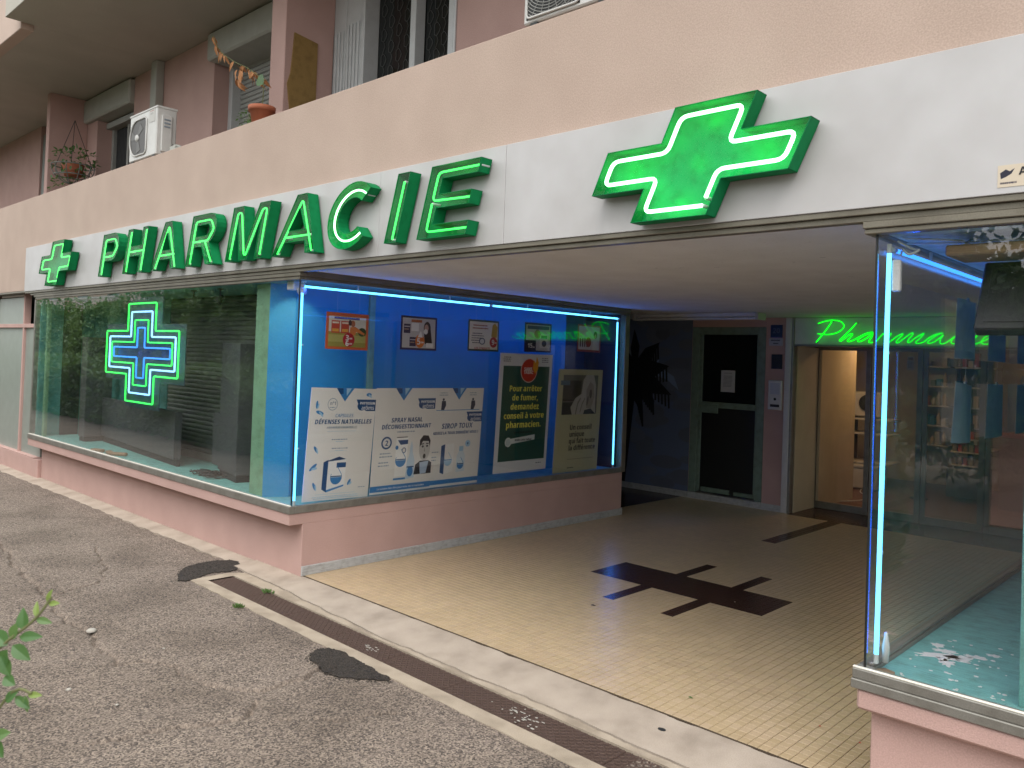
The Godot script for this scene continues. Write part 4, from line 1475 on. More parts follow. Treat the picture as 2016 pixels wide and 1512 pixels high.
func build_left_window() -> void:
	var w := thing("display_window", "left corner display window with teal interior, blue neon edging and posters", "shop window", Vector3(-3, 0.5, -0.3))
	var f := st_new()
	bx(f, Vector3(-5.90, 0.456, -0.03), Vector3(0.008, 0.511, 0.020), 0.003)
	part(w, "sill_frame", f, M.alu)
	part(w, "sill_frame", box_st(Vector3(-0.03, 0.456, -4.02), Vector3(0.0079, 0.511, -0.031), 0.003), M.alu)
	part(w, "glazing_bead", box_st(Vector3(-5.89, 0.5112, 0.001), Vector3(0.006, 0.517, 0.014), 0.002), M.bead)
	part(w, "header_frame", box_st(Vector3(-5.88, 2.162, -0.04), Vector3(0.03, 2.189, 0.022), 0.003), M.bronze)
	part(w, "header_frame", box_st(Vector3(-5.86, 2.139, -0.03), Vector3(0.012, 2.1618, 0.012), 0.003), M.bronze)
	part(w, "header_frame", box_st(Vector3(-0.04, 2.165, -4.05), Vector3(0.03, 2.2045, -0.042), 0.003), M.bronze)
	part(w, "header_frame", box_st(Vector3(-0.03, 2.139, -4.05), Vector3(0.014, 2.1648, -0.032), 0.003), M.bronze)
	part(w, "corner_post", box_st(Vector3(-0.06, 0.456, -4.06), Vector3(0.012, 2.138, -3.98), 0.004), M.bronze)
	part(w, "corner_post", box_st(Vector3(-5.90, 0.512, -0.05), Vector3(-5.865, 2.138, 0.004), 0.003), M.alu)
	part(w, "front_pane", box_st(Vector3(-5.864, 0.512, -0.008), Vector3(-0.010, 2.138, 0.0), 0.0), M.glass)
	part(w, "side_pane", box_st(Vector3(-0.008, 0.512, -3.979), Vector3(0.0, 2.138, -0.002), 0.0), M.glass)
	part(w, "corner_seal", box_st(Vector3(-0.0095, 0.512, -0.0075), Vector3(-0.0015, 2.138, -0.0005), 0.0), M.black)
	# interior
	part(w, "display_floor", box_st(Vector3(-5.8, 0.456, -0.70), Vector3(-0.031, 0.492, -0.031), 0.0), M.tealfloor)
	part(w, "display_floor", box_st(Vector3(-0.52, 0.456, -4.0), Vector3(-0.031, 0.4918, -0.702), 0.0), M.tealfloor)
	part(w, "inner_ceiling", box_st(Vector3(-5.86, 2.142, -0.70), Vector3(-0.041, 2.2, -0.041), 0.0), M.tealdark)
	part(w, "inner_ceiling", box_st(Vector3(-0.52, 2.142, -4.0), Vector3(-0.041, 2.2, -0.702), 0.0), M.tealdark)
	part(w, "end_wall", box_st(Vector3(-5.862, 0.456, -0.70), Vector3(-5.81, 2.14, -0.051), 0.0), M.teal)
	part(w, "back_wall", box_st(Vector3(-5.81, 0.49, -0.70), Vector3(-3.62, 2.14, -0.66), 0.0), M.teal)
	part(w, "edge_batten", box_st(Vector3(-5.72, 0.49, -0.12), Vector3(-5.66, 2.14, -0.08), 0.003), M.pillar)
	part(w, "pillar", box_st(Vector3(-0.775, 0.49, -0.42), Vector3(-0.553, 2.141, -0.095), 0.006), M.pillar)
	var dg := st_new()
	prism(dg, PackedVector2Array([Vector2(-0.552, -0.085), Vector2(-0.552, -0.3), Vector2(-0.46, -0.3), Vector2(-0.448, -0.25)]), Vector3(0, 0.491, 0), Vector3.RIGHT, Vector3.BACK, Vector3(0, 1.65, 0))
	part(w, "angled_panel", dg, M.bluelit_teal)
	part(w, "partition", box_st(Vector3(-0.50, 0.49, -0.98), Vector3(-0.45, 2.141, -0.302), 0.0), M.bluelit_teal)
	part(w, "partition_batten", box_st(Vector3(-0.47, 0.49, -1.0), Vector3(-0.425, 2.141, -0.945), 0.003), M.pillar)
	part(w, "partition", box_st(Vector3(-0.50, 0.49, -1.25), Vector3(-0.44, 2.141, -1.002), 0.003), M.bluelit_teal)
	part(w, "partition", box_st(Vector3(-0.50, 0.49, -3.55), Vector3(-0.46, 2.141, -1.252), 0.0), M.bluelit_teal)
	part(w, "end_board", box_st(Vector3(-0.52, 0.49, -4.0), Vector3(-0.062, 2.141, -3.96), 0.0), M.dark)
	# roller shutter closing the back of the window
	var rs := thing("roller_shutter", "dark slatted roller shutter at the back of the left display window", "roller shutter", Vector3(-2.2, 0.5, -0.6))
	part(rs, "backing", box_st(Vector3(-3.62, 0.49, -0.695), Vector3(-0.778, 2.14, -0.68), 0.0), M.dark)
	part(rs, "bottom_bar", box_st(Vector3(-3.6, 0.5, -0.675), Vector3(-0.80, 0.57, -0.645), 0.004), M.slat)
	for k in 34:
		var s := st_new()
		prism(s, PackedVector2Array([Vector2(0, 0), Vector2(0.010, 0.006), Vector2(0.012, 0.026), Vector2(0.006, 0.040), Vector2(0, 0.044)]), Vector3(-3.6, 0.575 + k * 0.0455, -0.67), Vector3.BACK, Vector3.UP, Vector3(2.8, 0, 0))
		part(rs, "slat", s, M.slat)
	# grey display boards
	var lp := thing("display_board", "low wide dark grey display panel in the left window", "display stand", Vector3(-3.6, 0.49, -0.35))
	var dirp := (Vector3(-2.42, 0, -0.24) - Vector3(-4.86, 0, -0.45)).normalized()
	var tp := Transform3D(Basis(dirp, Vector3.UP, dirp.cross(Vector3.UP)), Vector3(-4.86, 0.49, -0.45))
	var s1 := st_new()
	bx(s1, Vector3(0, 0.07, -0.05), Vector3(2.45, 0.515, 0), 0.004, tp)
	part(lp, "front_board", s1, M.greyboard)
	s1 = st_new()
	bx(s1, Vector3(0.02, 0.0, -0.05), Vector3(2.44, 0.069, -0.02), 0.003, tp)
	part(lp, "plinth_board", s1, M.dark)
	s1 = st_new()
	bx(s1, Vector3(1.0, 0.072, 0.001), Vector3(2.45, 0.52, 0.018), 0.003, tp)
	part(lp, "front_board", s1, M.greyboard)
	var lt := thing("display_column", "tall dark grey display column at the far left inside the window", "display stand", Vector3(-4.95, 0.49, -0.4))
	part(lt, "column_board", box_st(Vector3(-5.06, 0.55, -0.56), Vector3(-4.88, 1.70, -0.27), 0.004), M.greyboard)
	part(lt, "plinth_board", box_st(Vector3(-5.05, 0.492, -0.55), Vector3(-4.89, 0.55, -0.28), 0.003), M.dark)
	var rt := thing("display_column", "tall dark grey display column with a lower side box before the green pillar", "display stand", Vector3(-1.5, 0.49, -0.3))
	var dr := (Vector3(-1.25, 0, -0.228) - Vector3(-1.735, 0, -0.315)).normalized()
	var tr := Transform3D(Basis(dr, Vector3.UP, dr.cross(Vector3.UP)), Vector3(-1.735, 0.492, -0.315))
	s1 = st_new()
	bx(s1, Vector3(0, 0.06, -0.22), Vector3(0.49, 1.178, 0), 0.004, tr)
	part(rt, "column_board", s1, M.greyboard)
	s1 = st_new()
	bx(s1, Vector3(0.02, 0.0, -0.2), Vector3(0.47, 0.059, -0.012), 0.003, tr)
	part(rt, "plinth_board", s1, M.dark)
	s1 = st_new()
	bx(s1, Vector3(-0.22, 0.08, -0.16), Vector3(-0.002, 0.55, -0.01), 0.004, tr)
	part(rt, "side_box", s1, M.greyboard)
	# cables and scraps on the window floor
	var cb := st_new()
	for k in 7:
		var pts := []
		var x := -1.95
		for i in 9:
			pts.append(Vector3(x + rng.randf_range(-0.06, 0.06), 0.497 + rng.randf() * 0.04, -0.25 + rng.randf_range(-0.09, 0.10)))
			x += 0.05
		tube(cb, smooth_line(pts, 4), 0.005, 5)
	solo("cable_tangle", cb, M.black, "tangle of black cables on the teal floor beside the grey display column", "cables")
	for c in [[Vector3(-3.86, 0.493, -0.06), 0.16, 0.07, 0.3, "flat tan wood scrap on the teal window floor, the left one"], [Vector3(-3.60, 0.493, -0.09), 0.20, 0.06, -0.2, "tan wood scrap in the middle of the three on the window floor"], [Vector3(-3.46, 0.493, -0.13), 0.17, 0.045, 0.6, "small log like tan scrap nearest the grey panel on the window floor"]]:
		var s := st_new()
		bx(s, Vector3(-c[1] / 2, 0, -c[2] / 2), Vector3(c[1] / 2, 0.035, c[2] / 2), 0.012, Transform3D(Basis(Vector3.UP, c[3]), c[0]))
		solo("wood_scrap", s, M.wood, c[4], "wood scrap", "scraps on the window floor")
	# neon cross in four outlines on a dark board
	var nc := thing("neon_cross", "blue and green neon cross of four nested outlines in the left window", "neon cross", Vector3(-2.83, 1.55, -0.05))
	var mk := func(x0: float, x1: float, bx0: float, bx1: float, ay0: float, ay1: float, y0: float, y1: float, z: float) -> Array:
		var o := []
		for p in [[bx0, y0], [bx1, y0], [bx1, ay0], [x1, ay0], [x1, ay1], [bx1, ay1], [bx1, y1], [bx0, y1], [bx0, ay1], [x0, ay1], [x0, ay0], [bx0, ay0]]:
			o.append(Vector3(p[0], p[1], z))
		return o
	var bp := PackedVector2Array()
	for p in mk.call(-3.74, -1.93, -3.21, -2.43, 1.28, 1.83, 1.02, 2.09, 0.0):
		bp.append(Vector2(p.x, p.y))
	var bs := st_new()
	prism(bs, bp, Vector3(0, 0, -0.075), Vector3.RIGHT, Vector3.UP, Vector3(0, 0, 0.006))
	part(nc, "back_board", bs, mat(lin(0.03, 0.05, 0.085), 0.5))
	var outl := [[-3.67, -2.0, -3.14, -2.50, 1.341, 1.764, 1.078, 2.03, M.neongreen, 0.0075], [-3.583, -2.066, -3.06, -2.58, 1.40, 1.708, 1.162, 1.949, M.neonpale, 0.0085], [-3.53, -2.128, -2.975, -2.665, 1.45, 1.655, 1.24, 1.868, M.neongreen, 0.0065], [-3.477, -2.17, -2.905, -2.735, 1.508, 1.604, 1.313, 1.795, M.neonblue2, 0.0075]]
	for o in outl:
		var pts: Array = mk.call(o[0], o[1], o[2], o[3], o[4], o[5], o[6], o[7], -0.038)
		part(nc, "neon_tube", tube_st(rounded(pts, 0.018, true), o[9], 7, true), o[8])
	for p in [Vector2(-2.82, 1.55), Vector2(-3.3, 1.55), Vector2(-2.3, 1.55), Vector2(-2.82, 1.85), Vector2(-2.82, 1.25)]:
		omni("neon_cross_light", Vector3(p.x, p.y, -0.03), Color(0.10, 0.35, 1.0), 0.003, 0.08, nc)
	# neon edging
	neon("neon_tube", "upright blue neon tube at the near corner of the left window", Vector3(-0.032, 0.545, -0.042), Vector3(-0.032, 2.045, -0.042), M.neonblue)
	neon("neon_tube", "blue neon tube along the top of the left side window, near half", Vector3(-0.032, 2.094, -0.055), Vector3(-0.032, 2.094, -1.955), M.neonblue)
	neon("neon_tube", "blue neon tube along the top of the left side window, far half", Vector3(-0.032, 2.094, -1.985), Vector3(-0.032, 2.094, -3.89), M.neonblue)
	neon("neon_tube", "upright blue neon tube at the far end of the left side window", Vector3(-0.032, 0.54, -3.89), Vector3(-0.032, 2.055, -3.89), M.neonblue)
	var bl := Color(0.08, 0.35, 1.0)
	for s in [[Vector3(-0.045, 1.3, -0.055), Vector3(-1, 0, -0.6), Vector3.UP, Vector2(0.02, 1.5), 0.16], [Vector3(-0.045, 2.092, -1.0), Vector3(-1, -0.7, 0), Vector3.BACK, Vector2(0.02, 1.9), 0.22], [Vector3(-0.045, 2.092, -2.94), Vector3(-1, -0.7, 0), Vector3.BACK, Vector2(0.02, 1.9), 0.24], [Vector3(-0.018, 2.094, -1.95), Vector3(1, 0.1, 0), Vector3.BACK, Vector2(0.02, 3.8), 0.24], [Vector3(-0.018, 1.3, -3.89), Vector3(1, 0, 0), Vector3.UP, Vector2(0.02, 1.5), 0.14], [Vector3(-0.045, 1.3, -3.885), Vector3(-1, 0, 0.5), Vector3.UP, Vector2(0.02, 1.5), 0.10]]:
		area("neon_tube_light", s[0], s[1], s[2], s[3], bl, s[4])
	# spotlights
	spot_fitting(Vector3(-2.03, 2.14, -0.17), Vector3(-0.35, -0.75, 0.3), false, "unlit dark spotlight hanging at the top of the left window, left one")
	spot_fitting(Vector3(-1.53, 2.14, -0.17), Vector3(-0.15, -0.7, 0.55), false, "unlit dark spotlight hanging at the top of the left window, right one")
	spot_fitting(Vector3(-0.10, 2.14, -0.085), Vector3(-0.75, -0.62, -0.35), true, "lit spotlight at the top corner of the left window shining down the teal panel")
	var tb := st_new()
	bx(tb, Vector3(-0.26, 2.075, -0.10), Vector3(-0.16, 2.141, -0.05), 0.006)
	solo("transformer_box", tb, M.white, "small white transformer box under the header near the lit spotlight", "transformer")

func spot_fitting(p: Vector3, d: Vector3, lit: bool, label: String) -> void:
	d = d.normalized()
	var t := thing("spotlight", label, "spotlight", p, "spotlights in the left window")
	var s := st_new()
	var dn := 0.085 if not lit else 0.045
	tube(s, [p, p + Vector3(0, -dn, 0)], 0.008, 8)
	bx(s, p + Vector3(-0.02, -0.012, -0.02), p + Vector3(0.02, 0.0, 0.02), 0.003)
	part(t, "stem", s, M.black if not lit else M.white)
	var c := p + Vector3(0, -dn - 0.01, 0)
	s = st_new()
	lathe(s, [Vector2(0.0, -0.045), Vector2(0.018, -0.04), Vector2(0.028, 0.0), Vector2(0.036, 0.04), Vector2(0.033, 0.04), Vector2(0.022, 0.01), Vector2(0.0, 0.008)], c, d, 20)
	part(t, "lamp_head", s, M.black if not lit else M.white)
	s = st_new()
	lathe(s, [Vector2(0.0, 0.034), Vector2(0.032, 0.032)], c, d, 20)
	part(t, "lens", s, glow(Color(1.0, 0.93, 0.8), 6.0) if lit else M.tubeglass)
	if lit:
		var l := SpotLight3D.new()
		l.name = "spotlight_light"
		l.light_color = Color(1.0, 0.93, 0.82)
		l.light_energy = 0.16
		l.spot_angle = 34.0
		l.spot_range = 6.0
		l.spot_angle_attenuation = 0.35
		l.spot_attenuation = 2.0
		l.light_size = 0.03
		l.shadow_enabled = true
		t.add_child(l, true)
		l.transform = Transform3D(Basis.looking_at(d, Vector3.UP), c + d * 0.05 - p)

# ------------------------------------------------------------------ posters in the side window
func facing(z: float, y: float, x0: float, x1: float, h: float) -> Transform3D:
	var up := Vector3(x1 - x0, h, 0).normalized()
	var r := Vector3(0, 0, -1)
	return Transform3D(Basis(r, up, r.cross(up)), Vector3(x0, y, z))

func build_side_posters() -> void:
	var B := Basis()
	var wht := Color(0.90, 0.89, 0.86)
	var navy := Color(0.09, 0.30, 0.50)
	var mid := Color(0.20, 0.50, 0.74)
	var pale := Color(0.62, 0.78, 0.88)
	var grey := Color(0.55, 0.62, 0.68)
	var zf := 0.0022
	var G := "standing white advertising posters in the side window"
	for n in 3:
		canvas(300, 420, wht)
		# the cut collar at the top
		var cxs: float = [0.50, 0.44, 0.52][n]
		cpoly([Vector2(cxs - 0.13, 0), Vector2(cxs + 0.14, 0), Vector2(cxs + 0.06, 0.07), Vector2(cxs + 0.01, 0.12), Vector2(cxs - 0.05, 0.07)], mid)
		cpoly([Vector2(cxs - 0.13, 0), Vector2(cxs - 0.03, 0), Vector2(cxs - 0.02, 0.05), Vector2(cxs - 0.07, 0.055)], navy)
		cpoly([Vector2(cxs + 0.02, 0.0), Vector2(cxs + 0.10, 0.0), Vector2(cxs + 0.03, 0.07)], pale)
		var by: float = [0.10, 0.10, 0.245][n]
		cpoly([Vector2(0.69, by), Vector2(1, by), Vector2(1, by + 0.105), Vector2(0.86, by + 0.105), Vector2(0.74, by + 0.07)], navy)
		cell(0.78, by + 0.06, 0.07, 0.04, navy)
		if n == 0:
			for lf in [[0.10, 0.15, 0.05, 1.6], [0.15, 0.22, 0.08, 0.2], [0.88, 0.055, 0.06, 0.0], [0.14, 0.545, 0.06, 0.7], [0.12, 0.70, 0.085, -0.5], [0.16, 0.87, 0.06, 0.9], [0.68, 0.85, 0.05, -0.8]]:
				cell(lf[0], lf[1], lf[2] * 0.7, 0.016, mid, lf[3])
				cell(lf[0] + 0.02, lf[1] + 0.012, lf[2] * 0.5, 0.011, pale, lf[3] + 0.4)
			cell(0.33, 0.145, 0.075, 0.055, grey)
			cell(0.33, 0.145, 0.068, 0.049, wht)
			csmall(0.28, 0.17, 0.10, 1, 0.02, grey, 2)
			csmall(0.28, 0.345, 0.44, 1, 0.03, Color(0.7, 0.75, 0.78), 3)
			crect(0.28, 0.385, 0.44, 0.003, pale)
			for r in [[0.42, 0.455], [0.43, 0.535]]:
				csmall(0.36, r[1], 0.26, 1, 0.025, grey, int(r[1] * 100))
				csmall(0.42, r[1] + 0.022, 0.14, 1, 0.014, pale, int(r[1] * 77))
			crect(0.33, 0.562, 0.28, 0.002, pale)
			# carton
			cpoly([Vector2(0.27, 0.66), Vector2(0.34, 0.64), Vector2(0.34, 0.93), Vector2(0.27, 0.90)], navy)
			cpoly([Vector2(0.27, 0.66), Vector2(0.50, 0.615), Vector2(0.61, 0.64), Vector2(0.34, 0.655)], Color(0.07, 0.24, 0.42))
			cpoly([Vector2(0.34, 0.655), Vector2(0.61, 0.64), Vector2(0.61, 0.89), Vector2(0.34, 0.93)], Color(0.93, 0.93, 0.92))
			crect(0.47, 0.67, 0.14, 0.045, navy)
			drop(0.475, 0.80, 0.085, mid, navy)
			cpoly([Vector2(0.34, 0.91), Vector2(0.60, 0.87), Vector2(0.60, 0.885), Vector2(0.34, 0.93)], mid)
			csmall(0.82, 0.90, 0.12, 1, 0.018, grey, 9)
			crect(0.18, 0.945, 0.6, 0.003, pale)
			csmall(0.08, 0.965, 0.8, 2, 0.014, pale, 11)
		elif n == 1:
			csmall(0.36, 0.415, 0.36, 1, 0.026, grey, 5)
			cell(0.215, 0.52, 0.085, 0.06, navy)
			cell(0.215, 0.52, 0.062, 0.044, wht)
			csmall(0.10, 0.615, 0.22, 2, 0.03, grey, 6)
			csmall(0.10, 0.70, 0.18, 2, 0.03, grey, 7)
			crect(0.38, 0.47, 0.18, 0.006, Color(0.15, 0.17, 0.2))
			crect(0.375, 0.48, 0.195, 0.37, Color(0.95, 0.95, 0.93))
			cpoly([Vector2(0.40, 0.50), Vector2(0.57, 0.50), Vector2(0.57, 0.54), Vector2(0.45, 0.545)], navy)
			cell(0.39, 0.57, 0.025, 0.02, mid)
			drop(0.465, 0.695, 0.085, mid, navy)
			cell(0.51, 0.60, 0.035, 0.027, navy)
			cell(0.51, 0.60, 0.026, 0.020, wht)
			# spray bottle
			cpoly([Vector2(0.635, 0.51), Vector2(0.655, 0.56), Vector2(0.66, 0.62), Vector2(0.70, 0.70), Vector2(0.705, 0.87), Vector2(0.56, 0.885), Vector2(0.57, 0.72), Vector2(0.61, 0.64), Vector2(0.615, 0.57)], Color(0.76, 0.84, 0.90))
			cell(0.635, 0.81, 0.05, 0.05, mid)
			crect(0.575, 0.76, 0.12, 0.012, navy)
			# astonished man
			cpoly([Vector2(0.70, 0.845), Vector2(0.72, 0.75), Vector2(0.80, 0.715), Vector2(0.94, 0.715), Vector2(1.0, 0.74), Vector2(1.0, 0.845)], Color(0.13, 0.15, 0.20))
			cpoly([Vector2(0.79, 0.73), Vector2(0.95, 0.72), Vector2(0.91, 0.84), Vector2(0.81, 0.845)], Color(0.68, 0.76, 0.84))
			cell(0.865, 0.60, 0.095, 0.115, Color(0.78, 0.77, 0.75))
			cpoly([Vector2(0.775, 0.58), Vector2(0.775, 0.51), Vector2(0.83, 0.465), Vector2(0.92, 0.47), Vector2(0.96, 0.52), Vector2(0.955, 0.58), Vector2(0.93, 0.525), Vector2(0.83, 0.52)], Color(0.16, 0.17, 0.19))
			cell(0.83, 0.575, 0.018, 0.011, Color(0.25, 0.27, 0.3))
			cell(0.905, 0.572, 0.018, 0.011, Color(0.25, 0.27, 0.3))
			cline([Vector2(0.80, 0.553), Vector2(0.85, 0.548)], 0.009, Color(0.2, 0.2, 0.22))
			cline([Vector2(0.885, 0.546), Vector2(0.93, 0.549)], 0.009, Color(0.2, 0.2, 0.22))
			cpoly([Vector2(0.862, 0.58), Vector2(0.878, 0.625), Vector2(0.853, 0.627)], Color(0.62, 0.61, 0.6))
			cell(0.867, 0.672, 0.024, 0.024, Color(0.18, 0.15, 0.15))
			crect(0.36, 0.865, 0.2, 0.018, mid)
			crect(0.0, 0.925, 1.0, 0.055, mid)
		else:
			for px in [0.24, 0.80]:
				csmall(px - 0.08, 0.045, 0.16, 2, 0.022, grey, int(px * 50))
				cell(px, 0.115, 0.018, 0.013, Color(0.13, 0.18, 0.26))
				cpoly([Vector2(px - 0.03, 0.13), Vector2(px + 0.04, 0.13), Vector2(px + 0.05, 0.175), Vector2(px + 0.02, 0.22), Vector2(px - 0.035, 0.22)], Color(0.14, 0.2, 0.28))
			crect(0.12, 0.222, 0.82, 0.007, mid)
			csmall(0.03, 0.64, 0.22, 1, 0.028, grey, 31)
			csmall(0.03, 0.69, 0.16, 2, 0.03, grey, 32)
			cpoly([Vector2(0.26, 0.585), Vector2(0.33, 0.57), Vector2(0.33, 0.875), Vector2(0.26, 0.855)], navy)
			cpoly([Vector2(0.33, 0.57), Vector2(0.50, 0.565), Vector2(0.50, 0.85), Vector2(0.33, 0.875)], Color(0.92, 0.92, 0.90))
			drop(0.40, 0.74, 0.07, pale, mid)
			crect(0.60, 0.60, 0.08, 0.05, pale)
			cpoly([Vector2(0.60, 0.65), Vector2(0.68, 0.65), Vector2(0.72, 0.70), Vector2(0.72, 0.86), Vector2(0.56, 0.865), Vector2(0.56, 0.70)], Color(0.80, 0.86, 0.89))
			drop(0.64, 0.79, 0.06, mid, navy)
			cell(0.76, 0.575, 0.05, 0.035, pale)
			cell(0.76, 0.575, 0.014, 0.012, navy)
			crect(0.0, 0.93, 1.0, 0.045, mid)
		var m := printed()
		var zc: float = [-0.420, -1.043, -1.608][n]
		var w: float = [0.592, 0.618, 0.615][n]
		var h := 0.845
		var lab: String = ["white poster with DÉFENSES NATURELLES and a carton, nearest the window corner", "white poster with SPRAY NASAL and an astonished man, middle one of three", "white poster with SIROP TOUX and a syrup bottle, tucked behind its neighbour"][n]
		var t := local_thing("poster", lab, "poster", facing(zc, 0.512, -0.062 - (0.008 if n == 2 else 0.0), -0.017 - (0.006 if n == 2 else 0.0), h), G)
		t.rotate_object_local(Vector3.BACK, [-0.022, 0.0, 0.0][n])
		part(t, "sheet", sheet_mesh(w, h, 0.003), m)
		var X := func(u: float) -> float: return (u - 0.5) * w
		var Y := func(v: float) -> float: return (1.0 - v) * h
		lettering(t, "PHYTOSUN", w * 0.235, Vector3(X.call(0.865), Y.call(by + 0.033), zf), B, M.whiteink, true)
		lettering(t, "arôms", w * 0.20, Vector3(X.call(0.875), Y.call(by + 0.075), zf), B, M.whiteink, false)
		if n == 0:
			lettering(t, "n°1", w * 0.085, Vector3(X.call(0.335), Y.call(0.135), zf), B, M.greyink, true)
			lettering(t, "CAPSULES", w * 0.27, Vector3(X.call(0.52), Y.call(0.245), zf), B, M.midblue, false, false, 0.15)
			lettering(t, "DÉFENSES NATURELLES", w * 0.86, Vector3(X.call(0.52), Y.call(0.30), zf), B, M.navy, true, false, 0.15)
			lettering(t, "AUX HUILES ESSENTIELLES", w * 0.46, Vector3(X.call(0.50), Y.call(0.352), zf), B, M.greyink, false)
		elif n == 1:
			lettering(t, "SPRAY NASAL", w * 0.52, Vector3(X.call(0.53), Y.call(0.305), zf), B, M.navy, true, false, 0.1)
			lettering(t, "DÉCONGESTIONNANT", w * 0.82, Vector3(X.call(0.53), Y.call(0.368), zf), B, M.navy, true, false, 0.1)
			lettering(t, "2", w * 0.045, Vector3(X.call(0.215), Y.call(0.52), zf), B, M.navy, true)
			lettering(t, "La solution bien-être pour votre nez et respiration", w * 0.78, Vector3(X.call(0.5), Y.call(0.952), zf), B, M.whiteink, false)
		else:
			lettering(t, "SIROP TOUX", w * 0.58, Vector3(X.call(0.53), Y.call(0.385), zf), B, M.navy, true, false, 0.15)
			lettering(t, "LAISSEZ LA TOUX DERRIÈRE VOUS !", w * 0.88, Vector3(X.call(0.50), Y.call(0.455), zf), B, M.navy, true, false, 0.1)
	# the green stop smoking poster
	canvas(300, 460, Color(0.86, 0.86, 0.86))
	crect(0.07, 0.105, 0.88, 0.80, Color(0.06, 0.30, 0.27))
	csmall(0.06, 0.03, 0.15, 3, 0.016, Color(0.2, 0.2, 0.22), 2)
	csmall(0.78, 0.03, 0.15, 3, 0.016, Color(0.3, 0.3, 0.36), 3)
	cell(0.55, 0.14, 0.16, 0.105, Color(0.88, 0.78, 0.74))
	cell(0.55, 0.14, 0.148, 0.097, Color(0.76, 0.16, 0.08))
	cpoly([Vector2(0.62, 0.12), Vector2(0.63, 0.05), Vector2(0.67, 0.075), Vector2(0.685, 0.02), Vector2(0.73, 0.07), Vector2(0.72, 0.13), Vector2(0.67, 0.17)], Color(0.90, 0.62, 0.10))
	csmall(0.30, 0.66, 0.40, 1, 0.03, Color(0.03, 0.12, 0.12), 4)
	cpoly([Vector2(0.22, 0.72), Vector2(0.74, 0.69), Vector2(0.74, 0.735), Vector2(0.22, 0.765)], Color(0.84, 0.86, 0.85))
	cell(0.24, 0.745, 0.06, 0.04, Color(0.84, 0.86, 0.85))
	cell(0.24, 0.745, 0.042, 0.028, Color(0.75, 0.80, 0.80))
	cline([Vector2(0.22, 0.78), Vector2(0.21, 0.81)], 0.02, Color(0.1, 0.12, 0.14))
	csmall(0.78, 0.935, 0.14, 1, 0.02, Color(0.4, 0.45, 0.45), 6)
	var tm := printed()
	var tw := 0.725
	var th := 1.105
	var tt := local_thing("poster", "tall green poster with yellow words Pour arrêter de fumer", "poster", facing(-2.465, 0.571, -0.058, -0.014, th))
	part(tt, "sheet", sheet_mesh(tw, th, 0.003), tm)
	var lines := ["Pour arrêter", "de fumer,", "demandez", "conseil à votre", "pharmacien."]
	var lw := [0.62, 0.49, 0.54, 0.76, 0.66]
	for i in 5:
		lettering(tt, lines[i], tw * lw[i], Vector3(0.01 * tw, th * (1.0 - 0.293 - i * 0.0765), zf), B, M.yellowink, true)
	lettering(tt, "SANS", tw * 0.15, Vector3(0.03 * tw, th * 0.872, zf), B, M.whiteink, true)
	lettering(tt, "TABAC", tw * 0.18, Vector3(0.04 * tw, th * 0.845, zf), B, M.whiteink, true)
	lettering(tt, "mois sans tabac", tw * 0.32, Vector3(0.02 * tw, th * 0.272, zf), B, M.ink, true)
	# the beige advice poster
	canvas(300, 430, Color(0.74, 0.72, 0.58))
	crect(0.11, 0.055, 0.79, 0.385, Color(0.40, 0.40, 0.38))
	crect(0.12, 0.11, 0.40, 0.20, Color(0.22, 0.21, 0.19))
	crect(0.12, 0.32, 0.30, 0.12, Color(0.18, 0.17, 0.16))
	cpoly([Vector2(0.34, 0.44), Vector2(0.30, 0.37), Vector2(0.40, 0.28), Vector2(0.53, 0.24), Vector2(0.56, 0.10), Vector2(0.62, 0.055), Vector2(0.80, 0.055), Vector2(0.86, 0.16), Vector2(0.86, 0.30), Vector2(0.88, 0.44)], Color(0.72, 0.70, 0.66))
	cpoly([Vector2(0.64, 0.20), Vector2(0.72, 0.12), Vector2(0.80, 0.15), Vector2(0.84, 0.27), Vector2(0.77, 0.38), Vector2(0.66, 0.38)], Color(0.60, 0.57, 0.54))
	cell(0.745, 0.24, 0.03, 0.045, Color(0.36, 0.33, 0.31))
	cell(0.68, 0.31, 0.02, 0.05, Color(0.42, 0.39, 0.37), 0.3)
	cline([Vector2(0.42, 0.44), Vector2(0.46, 0.33), Vector2(0.52, 0.28)], 0.02, Color(0.50, 0.48, 0.45))
	cline([Vector2(0.52, 0.42), Vector2(0.56, 0.34), Vector2(0.62, 0.28)], 0.016, Color(0.52, 0.50, 0.47))
	cpoly([Vector2(0.62, 0.40), Vector2(0.76, 0.385), Vector2(0.88, 0.44), Vector2(0.60, 0.44)], Color(0.20, 0.22, 0.26))
	crect(0.06, 0.11, 0.20, 0.045, Color(0.32, 0.42, 0.50))
	crect(0.30, 0.875, 0.60, 0.004, Color(0.45, 0.44, 0.38))
	csmall(0.30, 0.955, 0.16, 1, 0.022, Color(0.15, 0.15, 0.14), 4)
	var cm := printed()
	var cw2 := 0.708
	var ch2 := 1.033
	var ct := local_thing("poster", "beige poster with black words Un conseil unique below a photograph of hands", "poster", facing(-3.29, 0.51, -0.06, -0.018, ch2))
	part(ct, "sheet", sheet_mesh(cw2, ch2, 0.003), cm)
	var l2 := ["Un conseil", "unique", "qui fait toute", "la différence"]
	var w2 := [0.49, 0.33, 0.60, 0.60]
	for i in 4:
		lettering(ct, l2[i], cw2 * w2[i], Vector3(-0.19 * cw2, ch2 * (1.0 - 0.565 - i * 0.067), zf), B, M.ink, true, true)
	hanging_posters()

